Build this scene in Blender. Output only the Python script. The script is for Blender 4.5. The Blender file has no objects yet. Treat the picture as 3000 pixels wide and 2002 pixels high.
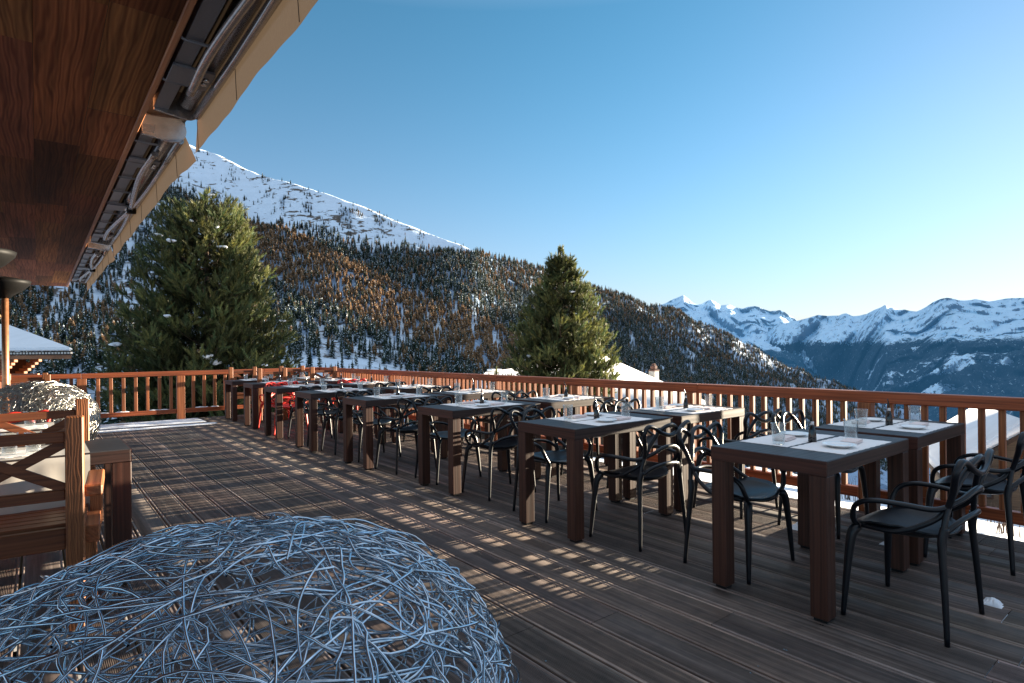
import bpy, bmesh, math, random
import numpy as np
from mathutils import Vector, Matrix, noise
R=math.radians
PI=math.pi
sc=bpy.context.scene
COL=sc.collection
random.seed(7); rng=np.random.default_rng(7)

# ------------------------------------------------------------------ camera
F=1719.26; YAW=.6805; Y0=1026.25; ROLL=-.0102; CH=1.3
cd=bpy.data.cameras.new('camera'); cam=bpy.data.objects.new('camera',cd); COL.objects.link(cam)
cd.sensor_width=36; cd.lens=F/3000*36; cd.shift_y=(Y0-1001)/3000; cd.clip_end=90000; cd.clip_start=.05
cam.matrix_world=Matrix.Translation((0,0,CH))@Matrix.Rotation(-YAW,4,'Z')@Matrix.Rotation(PI/2,4,'X')@Matrix.Rotation(ROLL,4,'Z')
sc.camera=cam
def bearing(px,py,D):
    """world point seen from the terrace in direction (px,py) at depth D"""
    a=px-1500.;b=py-Y0
    u=a*math.cos(ROLL)+b*math.sin(ROLL); v=-a*math.sin(ROLL)+b*math.cos(ROLL)
    X=u/F*D; Y=D
    return Vector((X*math.cos(YAW)+Y*math.sin(YAW), -X*math.sin(YAW)+Y*math.cos(YAW), CH-v/F*D))

# ------------------------------------------------------------------ materials
def mat(name):
    m=bpy.data.materials.new(name); m.use_nodes=True
    nt=m.node_tree; b=nt.nodes['Principled BSDF']
    return m,nt,b
def N(nt,t,**k):
    n=nt.nodes.new(t)
    for a,v in k.items():
        if a in n.inputs: n.inputs[a].default_value=v
        else: setattr(n,a,v)
    return n
def L(nt,a,b): nt.links.new(a,b)
def ramp(nt,fac,stops):
    r=nt.nodes.new('ShaderNodeValToRGB'); e=r.color_ramp.elements
    while len(e)<len(stops): e.new(.5)
    for i,(p,c) in enumerate(stops):
        e[i].position=p; e[i].color=(*c,1) if len(c)==3 else c
    L(nt,fac,r.inputs[0]); return r.outputs[0]
def mapping(nt,scale,coord='Object',rnd=True,off=None):
    tc=nt.nodes.new('ShaderNodeTexCoord'); v=tc.outputs[coord]
    if off:
        ao=nt.nodes.new('ShaderNodeAttribute'); ao.attribute_name='offs'; ad=N(nt,'ShaderNodeVectorMath',operation='ADD'); L(nt,v,ad.inputs[0]); L(nt,ao.outputs['Vector'],ad.inputs[1]); v=ad.outputs[0]
    if rnd:
        oi=nt.nodes.new('ShaderNodeObjectInfo'); mu=N(nt,'ShaderNodeMath',operation='MULTIPLY'); mu.inputs[1].default_value=37.
        L(nt,oi.outputs['Random'],mu.inputs[0])
        ad=N(nt,'ShaderNodeVectorMath',operation='ADD'); L(nt,v,ad.inputs[0]); L(nt,mu.outputs[0],ad.inputs[1]); v=ad.outputs[0]
    mp=nt.nodes.new('ShaderNodeMapping'); mp.inputs['Scale'].default_value=scale; L(nt,v,mp.inputs['Vector'])
    return mp.outputs[0]
def mix(nt,fac,a,b,mode='MIX'):
    m=nt.nodes.new('ShaderNodeMix'); m.data_type='RGBA'; m.blend_type=mode
    for i,v in ((0,fac),(6,a),(7,b)):
        if isinstance(v,(int,float)): m.inputs[i].default_value=v
        elif isinstance(v,tuple): m.inputs[i].default_value=(*v,1)
        else: L(nt,v,m.inputs[i])
    return m.outputs[2]
def bump(nt,b,h,strength=.3,dist=.002):
    bp=N(nt,'ShaderNodeBump',Strength=strength,Distance=dist); L(nt,h,bp.inputs['Height']); L(nt,bp.outputs[0],b.inputs['Normal'])
def wood(name,c1,c2,axis='z',rough=.5,fine=60.,fig=7.,var=.25,bs=.35,attr=None,spec=.35,dist=5.,sl=.05,ws=1.6):
    m,nt,b=mat(name)
    s=[fig]*3; s['xyz'.index(axis)]=fig*sl*1.6
    f=[fine]*3; f['xyz'.index(axis)]=fine*.03
    v=mapping(nt,s,off=attr); w=N(nt,'ShaderNodeTexWave',Scale=ws,Distortion=dist,Detail=2.5); w.inputs['Detail Scale'].default_value=.9
    w.wave_type='RINGS'; w.rings_direction=axis.upper() ; L(nt,v,w.inputs[0])
    v2=mapping(nt,f); n=N(nt,'ShaderNodeTexNoise',Scale=1.,Detail=4.); L(nt,v2,n.inputs['Vector'])
    v3=mapping(nt,tuple(x*.35 for x in s)); n3=N(nt,'ShaderNodeTexNoise',Scale=1.,Detail=3.); L(nt,v3,n3.inputs['Vector'])
    c=ramp(nt,w.outputs['Fac'],[(0.,c2),(.3,tuple(.3*a+.7*b_ for a,b_ in zip(c2,c1))),(.6,c1),(1.,tuple(.5*(a+b_) for a,b_ in zip(c2,c1)))])
    k=ramp(nt,n.outputs['Fac'],[(.3,(.55,.55,.55)),(.62,(1.1,1.1,1.1))])
    c=mix(nt,1.,c,k,'MULTIPLY')
    k3=ramp(nt,n3.outputs['Fac'],[(.3,(1-var,)*3),(.7,(1+var,)*3)])
    c=mix(nt,1.,c,k3,'MULTIPLY')
    if attr:
        at=N(nt,'ShaderNodeAttribute'); at.attribute_name=attr; c=mix(nt,1.,c,at.outputs['Color'],'MULTIPLY')
    L(nt,c,b.inputs['Base Color'])
    h=mix(nt,.5,w.outputs['Color'],n.outputs['Color'])
    bump(nt,b,h,bs,.002)
    b.inputs['Roughness'].default_value=rough; b.inputs['Specular IOR Level'].default_value=spec
    return m
def plain(name,c,rough=.5,metal=0.,spec=.5,nscale=0,nvar=.1,bs=0.,coat=0.,sc3=None):
    m,nt,b=mat(name)
    b.inputs['Base Color'].default_value=(*c,1); b.inputs['Roughness'].default_value=rough
    b.inputs['Metallic'].default_value=metal; b.inputs['Specular IOR Level'].default_value=spec
    if nscale:
        v=mapping(nt,sc3 or (nscale,)*3); n=N(nt,'ShaderNodeTexNoise',Scale=1.,Detail=5.); L(nt,v,n.inputs['Vector'])
        lo=tuple(x*(1-nvar) for x in c); hi=tuple(min(1,x*(1+nvar)) for x in c)
        L(nt,ramp(nt,n.outputs['Fac'],[(.3,lo),(.7,hi)]),b.inputs['Base Color'])
        if bs: bump(nt,b,n.outputs['Fac'],bs,.004)
    return m
M={}
M['rail']=wood('rail_wood_x',(.36,.09,.03),(.24,.056,.019),'x',.5,bs=.3)
M['rail_y']=wood('rail_wood_y',(.36,.085,.028),(.23,.052,.017),'y',.5,bs=.3)
M['rail_z']=wood('rail_wood_z',(.38,.125,.045),(.23,.07,.025),'z',.6,bs=.5)
M['tbl_z']=wood('table_leg_wood',(.068,.026,.016),(.042,.016,.010),'z',.5,bs=.3)
M['tbl_x']=wood('table_top_wood',(.050,.046,.048),(.028,.026,.028),'x',.55,fine=45,bs=.4,spec=.25)
M['tbl_xs']=wood('table_side_wood',(.055,.028,.022),(.034,.017,.013),'x',.5,bs=.3)
M['tbl_y']=wood('table_end_wood',(.075,.025,.016),(.055,.018,.012),'y',.5,bs=.25)
M['ch_z']=wood('armchair_post_wood',(.32,.115,.04),(.15,.045,.016),'z',.5,fig=16,bs=.5,dist=7.,sl=.16,ws=2.2)
M['ch_x']=wood('armchair_rail_wood',(.20,.062,.022),(.14,.04,.015),'x',.5,bs=.3)
M['ch_y']=wood('armchair_arm_wood',(.27,.092,.034),(.21,.066,.025),'y',.5,bs=.3)
M['soffit']=wood('soffit_wood',(.36,.135,.052),(.19,.062,.024),'y',.7,fine=55,fig=3.0,var=.8,bs=.25,attr='tint',dist=8.,spec=.08,sl=.07,ws=4.2)
M['fascia']=wood('fascia_wood',(.40,.17,.075),(.30,.11,.045),'y',.55,var=.3)
M['chalet']=wood('chalet_log',(.24,.10,.04),(.15,.06,.025),'x',.6)
M['chalet_dk']=wood('chalet_dark',(.06,.03,.018),(.035,.018,.012),'x',.7)
M['hut']=wood('hut_plank',(.13,.09,.06),(.07,.05,.035),'x',.7)
M['plastic']=plain('black_plastic',(.004,.0055,.009),.36,spec=.4,nscale=500,nvar=.1,bs=.05)
M['red']=plain('red_plastic',(.62,.03,.018),.38,spec=.5,nscale=500,nvar=.06,bs=.03)
M['rubber']=plain('foot_rubber',(.01,.009,.008),.8)
M['linen']=plain('mat_linen',(.86,.82,.80),.85,spec=.2,nscale=900,nvar=.06,bs=.2)
M['napkin']=plain('napkin_cotton',(.84,.70,.66),.9,spec=.2,nscale=600,nvar=.08,bs=.3)
M['china']=plain('white_china',(.88,.86,.84),.18,spec=.5)
M['cloth']=plain('beige_cloth',(.52,.48,.43),.9,spec=.15,nscale=7,nvar=.12,bs=.2)
M['darkglass']=plain('dark_bottle_glass',(.008,.007,.007),.12,spec=.7)
M['steel']=plain('brushed_steel',(.62,.6,.58),.25,1.,nscale=60,nvar=.12)
M['wire']=plain('galvanised_wire',(.50,.58,.66),.24,1.,nscale=22,nvar=.25)
M['wire2']=plain('bright_wire',(.42,.40,.36),.28,1.,nscale=22,nvar=.3)
M['grey']=plain('grey_painted_metal',(.17,.165,.175),.42,.35,nscale=160,nvar=.08,bs=.05)
M['alu']=plain('awning_aluminium',(.36,.33,.32),.26,.85,nscale=30,nvar=.15)
M['blackm']=plain('black_metal',(.005,.0048,.0048),.55,.0,spec=.12)
M['copper']=plain('copper_pole',(.55,.26,.13),.32,.8,nscale=20,nvar=.2)
M['soil']=plain('underside_dark',(.02,.017,.015),.9)
M['white_wall']=plain('chimney_render',(.62,.58,.52),.9,nscale=9,nvar=.15,bs=.3)
M['cap']=plain('chimney_cap',(.13,.06,.042),.8,nscale=20,nvar=.3)
M['pane']=plain('window_pane',(.03,.035,.04),.08,spec=.8)
M['bark']=plain('pine_bark',(.10,.065,.045),.9,nscale=14,nvar=.4,bs=.6)
# awning fabric
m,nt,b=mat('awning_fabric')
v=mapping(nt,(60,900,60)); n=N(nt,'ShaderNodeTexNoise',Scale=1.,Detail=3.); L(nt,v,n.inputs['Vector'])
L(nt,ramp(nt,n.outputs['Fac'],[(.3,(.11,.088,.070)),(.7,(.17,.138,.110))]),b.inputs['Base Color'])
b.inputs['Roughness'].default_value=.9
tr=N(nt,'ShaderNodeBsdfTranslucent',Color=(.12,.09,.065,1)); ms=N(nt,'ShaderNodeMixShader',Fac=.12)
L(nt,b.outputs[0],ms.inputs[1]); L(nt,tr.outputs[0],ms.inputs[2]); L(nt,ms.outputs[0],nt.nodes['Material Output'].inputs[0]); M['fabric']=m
# glass
m,nt,b=mat('clear_glass'); nt.nodes.remove(b); gl=N(nt,'ShaderNodeBsdfGlossy',Roughness=.03,Color=(1,1,1,1)); tp=N(nt,'ShaderNodeBsdfTransparent',Color=(.90,.92,.92,1)); lwf=nt.nodes.new('ShaderNodeLayerWeight'); lwf.inputs['Blend'].default_value=.5; lwp=N(nt,'ShaderNodeMath',operation='POWER'); L(nt,lwf.outputs['Facing'],lwp.inputs[0]); lwp.inputs[1].default_value=2.4; lw=N(nt,'ShaderNodeMath',operation='MULTIPLY_ADD'); L(nt,lwp.outputs[0],lw.inputs[0]); lw.inputs[1].default_value=.75; lw.inputs[2].default_value=.06
ms=nt.nodes.new('ShaderNodeMixShader'); L(nt,lw.outputs[0],ms.inputs[0]); L(nt,tp.outputs[0],ms.inputs[1]); L(nt,gl.outputs[0],ms.inputs[2]); L(nt,ms.outputs[0],nt.nodes['Material Output'].inputs[0]); M['glass']=m
# deck
m,nt,b=mat('deck_planks')
v=mapping(nt,(30,.9,30),rnd=False); n=N(nt,'ShaderNodeTexNoise',Scale=1.,Detail=6.,Roughness=.65); L(nt,v,n.inputs['Vector'])
v2=mapping(nt,(1.6,.5,1),rnd=False); n2=N(nt,'ShaderNodeTexNoise',Scale=1.,Detail=5.); L(nt,v2,n2.inputs['Vector'])
v4=mapping(nt,(9,9,9),rnd=False); n4=N(nt,'ShaderNodeTexNoise',Scale=1.,Detail=6.,Roughness=.7); L(nt,v4,n4.inputs['Vector'])
at=N(nt,'ShaderNodeAttribute'); at.attribute_name='tint'
c=ramp(nt,n.outputs['Fac'],[(.3,(.027,.020,.018)),(.5,(.074,.057,.050)),(.72,(.165,.134,.120))])
c=mix(nt,1.,c,at.outputs['Color'],'MULTIPLY')
c=mix(nt,1.,c,ramp(nt,n2.outputs['Fac'],[(.35,(.66,.68,.72)),(.65,(1.2,1.15,1.1))]),'MULTIPLY')
c=mix(nt,1.,c,ramp(nt,n4.outputs['Fac'],[(.25,(.6,.62,.66)),(.5,(1,1,1)),(.78,(1.25,1.22,1.2))]),'MULTIPLY')
L(nt,c,b.inputs['Base Color']); b.inputs['Roughness'].default_value=.62; b.inputs['Specular IOR Level'].default_value=.35
bump(nt,b,n.outputs['Fac'],.35,.0015); M['deck']=m
# snow
def snow_mat(name,scale=1.,rock=False,near=True,base=(.80,.83,.88)):
    m,nt,b=mat(name)
    v=mapping(nt,(scale,)*3,rnd=False)
    n=N(nt,'ShaderNodeTexNoise',Scale=1.,Detail=8.,Roughness=.6); L(nt,v,n.inputs['Vector'])
    c=ramp(nt,n.outputs['Fac'],[(.3,tuple(x*.9 for x in base)),(.7,base)])
    L(nt,c,b.inputs['Base Color']); b.inputs['Roughness'].default_value=.75; b.inputs['Specular IOR Level'].default_value=.2
    bump(nt,b,n.outputs['Fac'],.35,.35/scale if not near else .02)
    return m,nt,b,c
M['snow']=snow_mat('fresh_snow',6.)[0]
M['roofsnow']=snow_mat('roof_snow',1.5,base=(.82,.83,.85))[0]

# ------------------------------------------------------------------ object helpers
def obj(name,me,m=None,parent=None,kind=None):
    if isinstance(me,bmesh.types.BMesh):
        d=bpy.data.meshes.new(name); me.to_mesh(d); me.free(); me=d
    o=bpy.data.objects.new(name,me); COL.objects.link(o)
    if m is not None:
        for mm in (m if isinstance(m,(list,tuple)) else [m]): me.materials.append(mm)
    if parent: o.parent=parent
    if kind: o['kind']=kind
    return o
def tag(o,label,cat,group=None,kind=None):
    o['label']=label; o['category']=cat
    if group: o['group']=group
    if kind: o['kind']=kind
    return o
def empty(name,loc=(0,0,0),rz=0.,label=None,cat=None,group=None):
    o=bpy.data.objects.new(name,None); COL.objects.link(o); o.location=loc; o.rotation_euler=(0,0,rz); o.empty_display_size=.1
    if label: tag(o,label,cat,group)
    return o
KIDS={}
def kids(o): return list(o.children)
def copy_tree(o,parent=None):
    c=o.copy(); COL.objects.link(c)
    if parent: c.parent=parent
    for ch in list(o.children): copy_tree(ch,c)
    return c
def B(): return bmesh.new()
def box(bm,x0,x1,y0,y1,z0,z1,bev=0.,mat_i=0,rot=None,seg=1):
    r=bmesh.ops.create_cube(bm,size=1.); vs=r['verts']
    for v in vs: v.co=Vector(((x0+x1)/2+v.co.x*(x1-x0),(y0+y1)/2+v.co.y*(y1-y0),(z0+z1)/2+v.co.z*(z1-z0)))
    fs=list({f for v in vs for f in v.link_faces})
    for f in fs: f.material_index=mat_i
    if bev:
        es=list({e for v in vs for e in v.link_edges})
        rr=bmesh.ops.bevel(bm,geom=es,offset=bev,segments=seg,affect='EDGES',profile=.6)
        vs=list({v for f in rr['faces'] for v in f.verts}|{v for v in vs if v.is_valid})
    if rot is not None:
        c=Vector(((x0+x1)/2,(y0+y1)/2,(z0+z1)/2))
        for v in vs: v.co=c+rot@(v.co-c)
    return vs
def beam(bm,p,q,w,h,bev=0.,up=Vector((0,0,1))):
    p=Vector(p);q=Vector(q); d=q-p; l=d.length; d.normalize()
    s=d.cross(up); 
    if s.length<1e-4: s=d.cross(Vector((1,0,0)))
    s.normalize(); u=s.cross(d)
    vs=box(bm,-l/2,l/2,-w/2,w/2,-h/2,h/2,bev)
    Mx=Matrix((d,s,u)).transposed(); c=(p+q)/2
    for v in vs: v.co=c+Mx@v.co
    return vs
def catmull(P,n=6,closed=False):
    P=[Vector(p) for p in P]; out=[]
    m=len(P); rngi=range(m if closed else m-1)
    for i in rngi:
        p0=P[(i-1)%m] if closed or i>0 else P[0]*2-P[1]
        p1=P[i]; p2=P[(i+1)%m]
        p3=P[(i+2)%m] if closed or i+2<m else P[-1]*2-P[-2]
        for k in range(n):
            t=k/n; out.append(.5*((2*p1)+(-p0+p2)*t+(2*p0-5*p1+4*p2-p3)*t*t+(-p0+3*p1-3*p2+p3)*t**3))
    if not closed: out.append(P[-1].copy())
    return out
def tube(bm,pts,rad,seg=8,flat=1.,cap=True,smooth=True,closed=False):
    """rad: number or list; flat scales the section along its local vertical"""
    pts=[Vector(p) for p in pts]; n=len(pts); rings=[]
    prev=None
    for i,p in enumerate(pts):
        a=pts[i-1] if (i>0 or closed) else p; c=pts[(i+1)%n] if (i<n-1 or closed) else p
        t=(c-a); t.normalize() if t.length>1e-9 else None
        ref=prev if prev is not None else (Vector((0,0,1)) if abs(t.z)<.9 else Vector((1,0,0)))
        s=t.cross(ref); 
        if s.length<1e-5: s=t.cross(Vector((0,1,.1)))
        s.normalize(); u=s.cross(t).normalized(); prev=u
        r=rad[i] if isinstance(rad,(list,tuple)) else rad
        rings.append([bm.verts.new(p+(s*math.cos(2*PI*k/seg)*r)+(u*math.sin(2*PI*k/seg)*r*flat)) for k in range(seg)])
    for i in range(n-1 if not closed else n):
        A=rings[i];C=rings[(i+1)%n]
        for k in range(seg):
            f=bm.faces.new((A[k],A[(k+1)%seg],C[(k+1)%seg],C[k])); f.smooth=smooth
    if cap and not closed:
        bm.faces.new(rings[0][::-1]); bm.faces.new(rings[-1])
def lathe(bm,prof,seg=24,c=(0,0,0),smooth=True):
    rings=[]
    for r,z in prof:
        if r<1e-6: rings.append([bm.verts.new((c[0],c[1],c[2]+z))])
        else: rings.append([bm.verts.new((c[0]+r*math.cos(2*PI*k/seg),c[1]+r*math.sin(2*PI*k/seg),c[2]+z)) for k in range(seg)])
    for A,Bq in zip(rings,rings[1:]):
        for k in range(seg):
            a=[A[0]] if len(A)==1 else [A[k],A[(k+1)%seg]]
            b_=[Bq[0]] if len(Bq)==1 else [Bq[(k+1)%seg],Bq[k]]
            vs=a+b_
            if len(vs)>=3:
                f=bm.faces.new(vs); f.smooth=smooth
def np_mesh(name,V,Fc,smooth=False,colors=None,cname='tint',offs=None):
    """V (n,3), Fc (m,k) faces all of size k, colors per vertex (n,3)"""
    me=bpy.data.meshes.new(name); V=np.asarray(V,np.float32); Fc=np.asarray(Fc,np.int32); k=Fc.shape[1]
    me.vertices.add(len(V)); me.vertices.foreach_set('co',V.ravel())
    me.loops.add(Fc.size); me.loops.foreach_set('vertex_index',Fc.ravel())
    me.polygons.add(len(Fc)); me.polygons.foreach_set('loop_start',np.arange(0,Fc.size,k,dtype=np.int32))
    try: me.polygons.foreach_set('loop_total',np.full(len(Fc),k,np.int32))
    except Exception: pass
    if smooth: me.polygons.foreach_set('use_smooth',np.ones(len(Fc),bool))
    if colors is not None:
        a=me.color_attributes.new(cname,'FLOAT_COLOR','POINT'); c=np.ones((len(V),4),np.float32); c[:,:3]=colors
        a.data.foreach_set('color',c.ravel())
    if offs is not None:
        a=me.attributes.new('offs','FLOAT_VECTOR','POINT'); a.data.foreach_set('vector',np.asarray(offs,np.float32).ravel())
    me.update(calc_edges=True); me.validate()
    return me

ORD=['first','second','third','fourth','fifth','sixth','seventh','eighth']

# ================================================================== DECK
def make_deck():
    V=[];Fq=[];T=[]
    X0,PW,GAP=.76-.2115*18,.2115,.013
    r=random.Random(3)
    k=0
    x=X0
    while x<5.04:
        xa=x+GAP/2; xb=min(x+PW-GAP/2,5.06)
        ribbed=(r.random()<.9) if x<2.4 else (r.random()<.35)
        # profile across the board
        P=[(xa,-.03),(xa,-.002),(xa+.002,0)]
        P+=[(xa+.011,0),(xa+.013,-.003),(xa+.016,-.003),(xa+.018,0)]
        xe=xb-.018
        if ribbed:
            q=xa+.024; dp=.0006
            while q<xe-.012:
                P+=[(q,-.0018),(q+.0003,-.0001),(q+.0028,0),(q+.0053,-.0001),(q+.0056,-.0018)]; q+=.0072
        P+=[(xe,0),(xe+.002,-.003),(xe+.005,-.003),(xe+.007,0),(xb-.002,0),(xb,-.002),(xb,-.03)]
        y=-1.6-r.random()*3
        while y<13.2:
            ye=min(y+r.choice([2.6,3.2,3.8,4.3]),13.2)
            ya=max(y,-1.6)
            if ye>ya+.05:
                t=r.uniform(.62,1.35); tc=(t*r.uniform(.95,1.08),t,t*r.uniform(.93,1.05))
                dz=r.uniform(-.00012,.00012); base=len(V); n=len(P)
                for yy in (ya+.0015,ye-.0015):
                    for (px,pz) in P:
                        V.append((px,yy,pz+dz)); ed=2.1 if (px<xa+.0175 or px>xb-.0175) else 1.; T.append((tc[0]*ed,tc[1]*ed,tc[2]*ed))
                for i in range(n-1): Fq.append((base+i,base+i+1,base+n+i+1,base+n+i))
            y=ye
        x+=PW
    me=np_mesh('deck_floor',V,Fq,colors=np.array(T))
    # recalc orientation not needed: two sided
    o=obj('deck_floor',me,M['deck'],kind='structure')
    b=B()
    for jx in np.arange(-1.4,13.2,.6): box(b,-3.1,5.02,jx,jx+.07,-.19,-.034)
    box(b,-3.1,5.05,13.13,13.19,-.2,-.034); box(b,5.0,5.045,-1.6,13.12,-.2,-.036)
    obj('deck_joists',b,M['soil'],kind='structure')
    # screws
    b=B()
    for _ in range(260):
        kx=r.randint(8,39); xx=X0+PW*kx+r.choice([.035,PW-.035]); yy=round(r.uniform(.3,8)/.6)*.6+.03+r.uniform(-.01,.01)
        if xx<4.95: bmesh.ops.create_cone(b,cap_ends=True,segments=8,radius1=.0035,radius2=.0035,depth=.001,matrix=Matrix.Translation((xx,yy,.0012)))
    o=obj('deck_screws',b,M['steel'],kind='stuff'); tag(o,'small steel screw heads set in the deck boards','screws',kind='stuff')
make_deck()

# ================================================================== RAILINGS
def railing_right():
    t=empty('terrace_railing',(5.1,6.5,0),0,'long reddish brown timber railing running down the right side of the deck','railing')
    X=5.1
    def P(name,b,m): 
        o=obj(name,b,m,t); o.matrix_parent_inverse=Matrix.Identity(4); o.location=(-5.1,-6.5,0); return o
    ys=[-1.2,3.35,6.6,9.9,13.37]
    for a,c in zip(ys,ys[1:]):
        b=B(); box(b,X-.045,X+.045,a+.001,c-.001,.86,.948,.006); P('top_rail',b,M['rail_y'])
        b=B(); box(b,X-.03,X+.03,a+.001,c-.001,.10,.182,.005); P('bottom_rail',b,M['rail_y'])
    posts=[.25+1.6*i for i in range(9)]
    for y in posts:
        b=B(); box(b,X-.05,X+.042,y-.048,y+.048,-.35,.099,.004);box(b,X-.05,X+.042,y-.048,y+.048,.183,.859,.004);box(b,X-.052,X+.040,y-.05,y+.05,.0985,.1835,.002); P('post',b,M['rail_z'])
    bal=[]
    y=-.9; r=random.Random(5)
    while y<13.2:
        if all(abs(y-p)>.075 for p in posts): bal.append(y)
        y+=.1122
    vis=[q for q in bal if q>.8][:99]; rest=[q for q in bal if q not in vis]
    def bb(b,q): 
        w=.0175+r.uniform(-.001,.001); box(b,X-.022,X+.022,q-w,q+w,.1825,.8595,.003)
    for q in vis: b=B(); bb(b,q); P('baluster',b,M['rail_z'])
    b=B()
    for q in rest: bb(b,q)
    P('baluster',b,M['rail_z'])['kind']='stuff'
railing_right()
def railing_back():
    t=empty('terrace_railing',(1.,13.33,0),0,'reddish brown timber railing across the far end of the deck','railing')
    Y=13.33
    def P(name,b,m): o=obj(name,b,m,t); o.location=(-1.,-13.33,0); return o
    for a,c in ((-3.2,.63),(.63,3.83),(3.83,5.048)):
        b=B(); box(b,a+.001,c-.001,Y-.04,Y+.04,.86,.95,.006); P('top_rail',b,M['rail'])
        b=B(); box(b,a+.001,c-.001,Y-.03,Y+.03,.112,.195,.005); P('bottom_rail',b,M['rail'])
    posts=[-2.57,-.97,.63,2.23,3.83]
    for x in posts:
        b=B(); box(b,x-.07,x+.07,Y-.065,Y+.03,-.35,.858,.004); P('post',b,M['rail_z'])
    x=-3.1+.016
    while x<5.0:
        if all(abs(x-p)>.11 for p in posts):
            b=B(); box(b,x-.028,x+.028,Y-.02,Y+.02,.1955,.8595,.004); P('baluster',b,M['rail_z'])
        x+=.198
    r=random.Random(11); b=B()
    for x in (-.6,.9,1.25,1.75,2.6,2.85,3.2,1.9,.3):
        bmesh.ops.create_icosphere(b,subdivisions=3,radius=1.,matrix=Matrix.Translation((x,Y-.005,.195))@Matrix.Diagonal((r.uniform(.07,.17),.026,r.uniform(.012,.022),1)))
    for v in b.verts: v.co.z=max(v.co.z,.196)+0; v.co+=Vector((0,0,.006*noise.noise(v.co*30)))
    for f in b.faces: f.smooth=True
    P('snow_patch',b,M['snow'])
railing_back()

# ================================================================== TABLES
def make_table(name,Lx,Wy,leg=.085,H=.765,th=.072):
    t=empty(name)
    b=B(); box(b,.0015,Lx-.0015,0,Wy,H-th,H,.004)
    # end grain board (the short side reads redder)
    o=obj('tabletop',b,[M['tbl_x']],t)
    me=o.data; me.materials.append(M['tbl_xs'])
    for p in me.polygons:
        if p.normal.z<.5: p.material_index=1
    for a in (0,1):
        xa=0 if a==0 else Lx; s=1 if a==0 else -1
        b=B(); x0,x1=sorted((xa,xa+s*.0013)); box(b,x0-.002,x1+.001,0.0005,Wy-.0005,H-th-.0005,H-.001,.0)
        obj('end_board',b,M['tbl_y'],t)
        for c in (0,1):
            y0=0 if c==0 else Wy-leg; x0=0 if a==0 else Lx-leg
            b=B(); box(b,x0,x0+leg,y0+.001,y0+leg-.001,.016,H-th-.001,.003)
            lg=obj('leg',b,M['tbl_z'],t)
            b=B(); box(b,x0+.012,x0+leg-.012,y0+.012,y0+leg-.012,.0,.0155,.002)
            obj('foot',b,M['rubber'],lg)
    return t
TA=[(2.857,1.206,-.007),(2.791,2.791,-.018),(2.875,4.40,.012),(2.787,5.99,.010),(2.745,7.527,.001),(2.771,9.0,.012),(2.846,10.527,-.012),(2.865,11.951,-.006)]
ta=make_table('dining_table',1.06,.608); tb=make_table('dining_table',.95,.608)
TPOS=[]
rr=random.Random(21)
for i,(x,y,r) in enumerate(TA):
    a=ta if i==0 else copy_tree(ta); a.location=(x,y,0); a.rotation_euler=(0,0,r)
    tag(a,'dark brown slab-leg wooden table on the aisle side, %s row counted from the camera'%ORD[i],'table','slab-leg tables of the aisle column')
    bq=tb if i==0 else copy_tree(tb); xb,yb,rb=x+1.155+rr.uniform(-.02,.03),y-.02+rr.uniform(-.02,.02),rr.uniform(-.012,.012)
    if i==0: xb,yb,rb=4.012,1.182,0
    bq.location=(xb,yb,0); bq.rotation_euler=(0,0,rb)
    tag(bq,'dark brown slab-leg wooden table beside the right railing, %s row counted from the camera'%ORD[i],'table','slab-leg tables of the railing column')
    TPOS.append(((x,y,r),(xb,yb,rb)))

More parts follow.
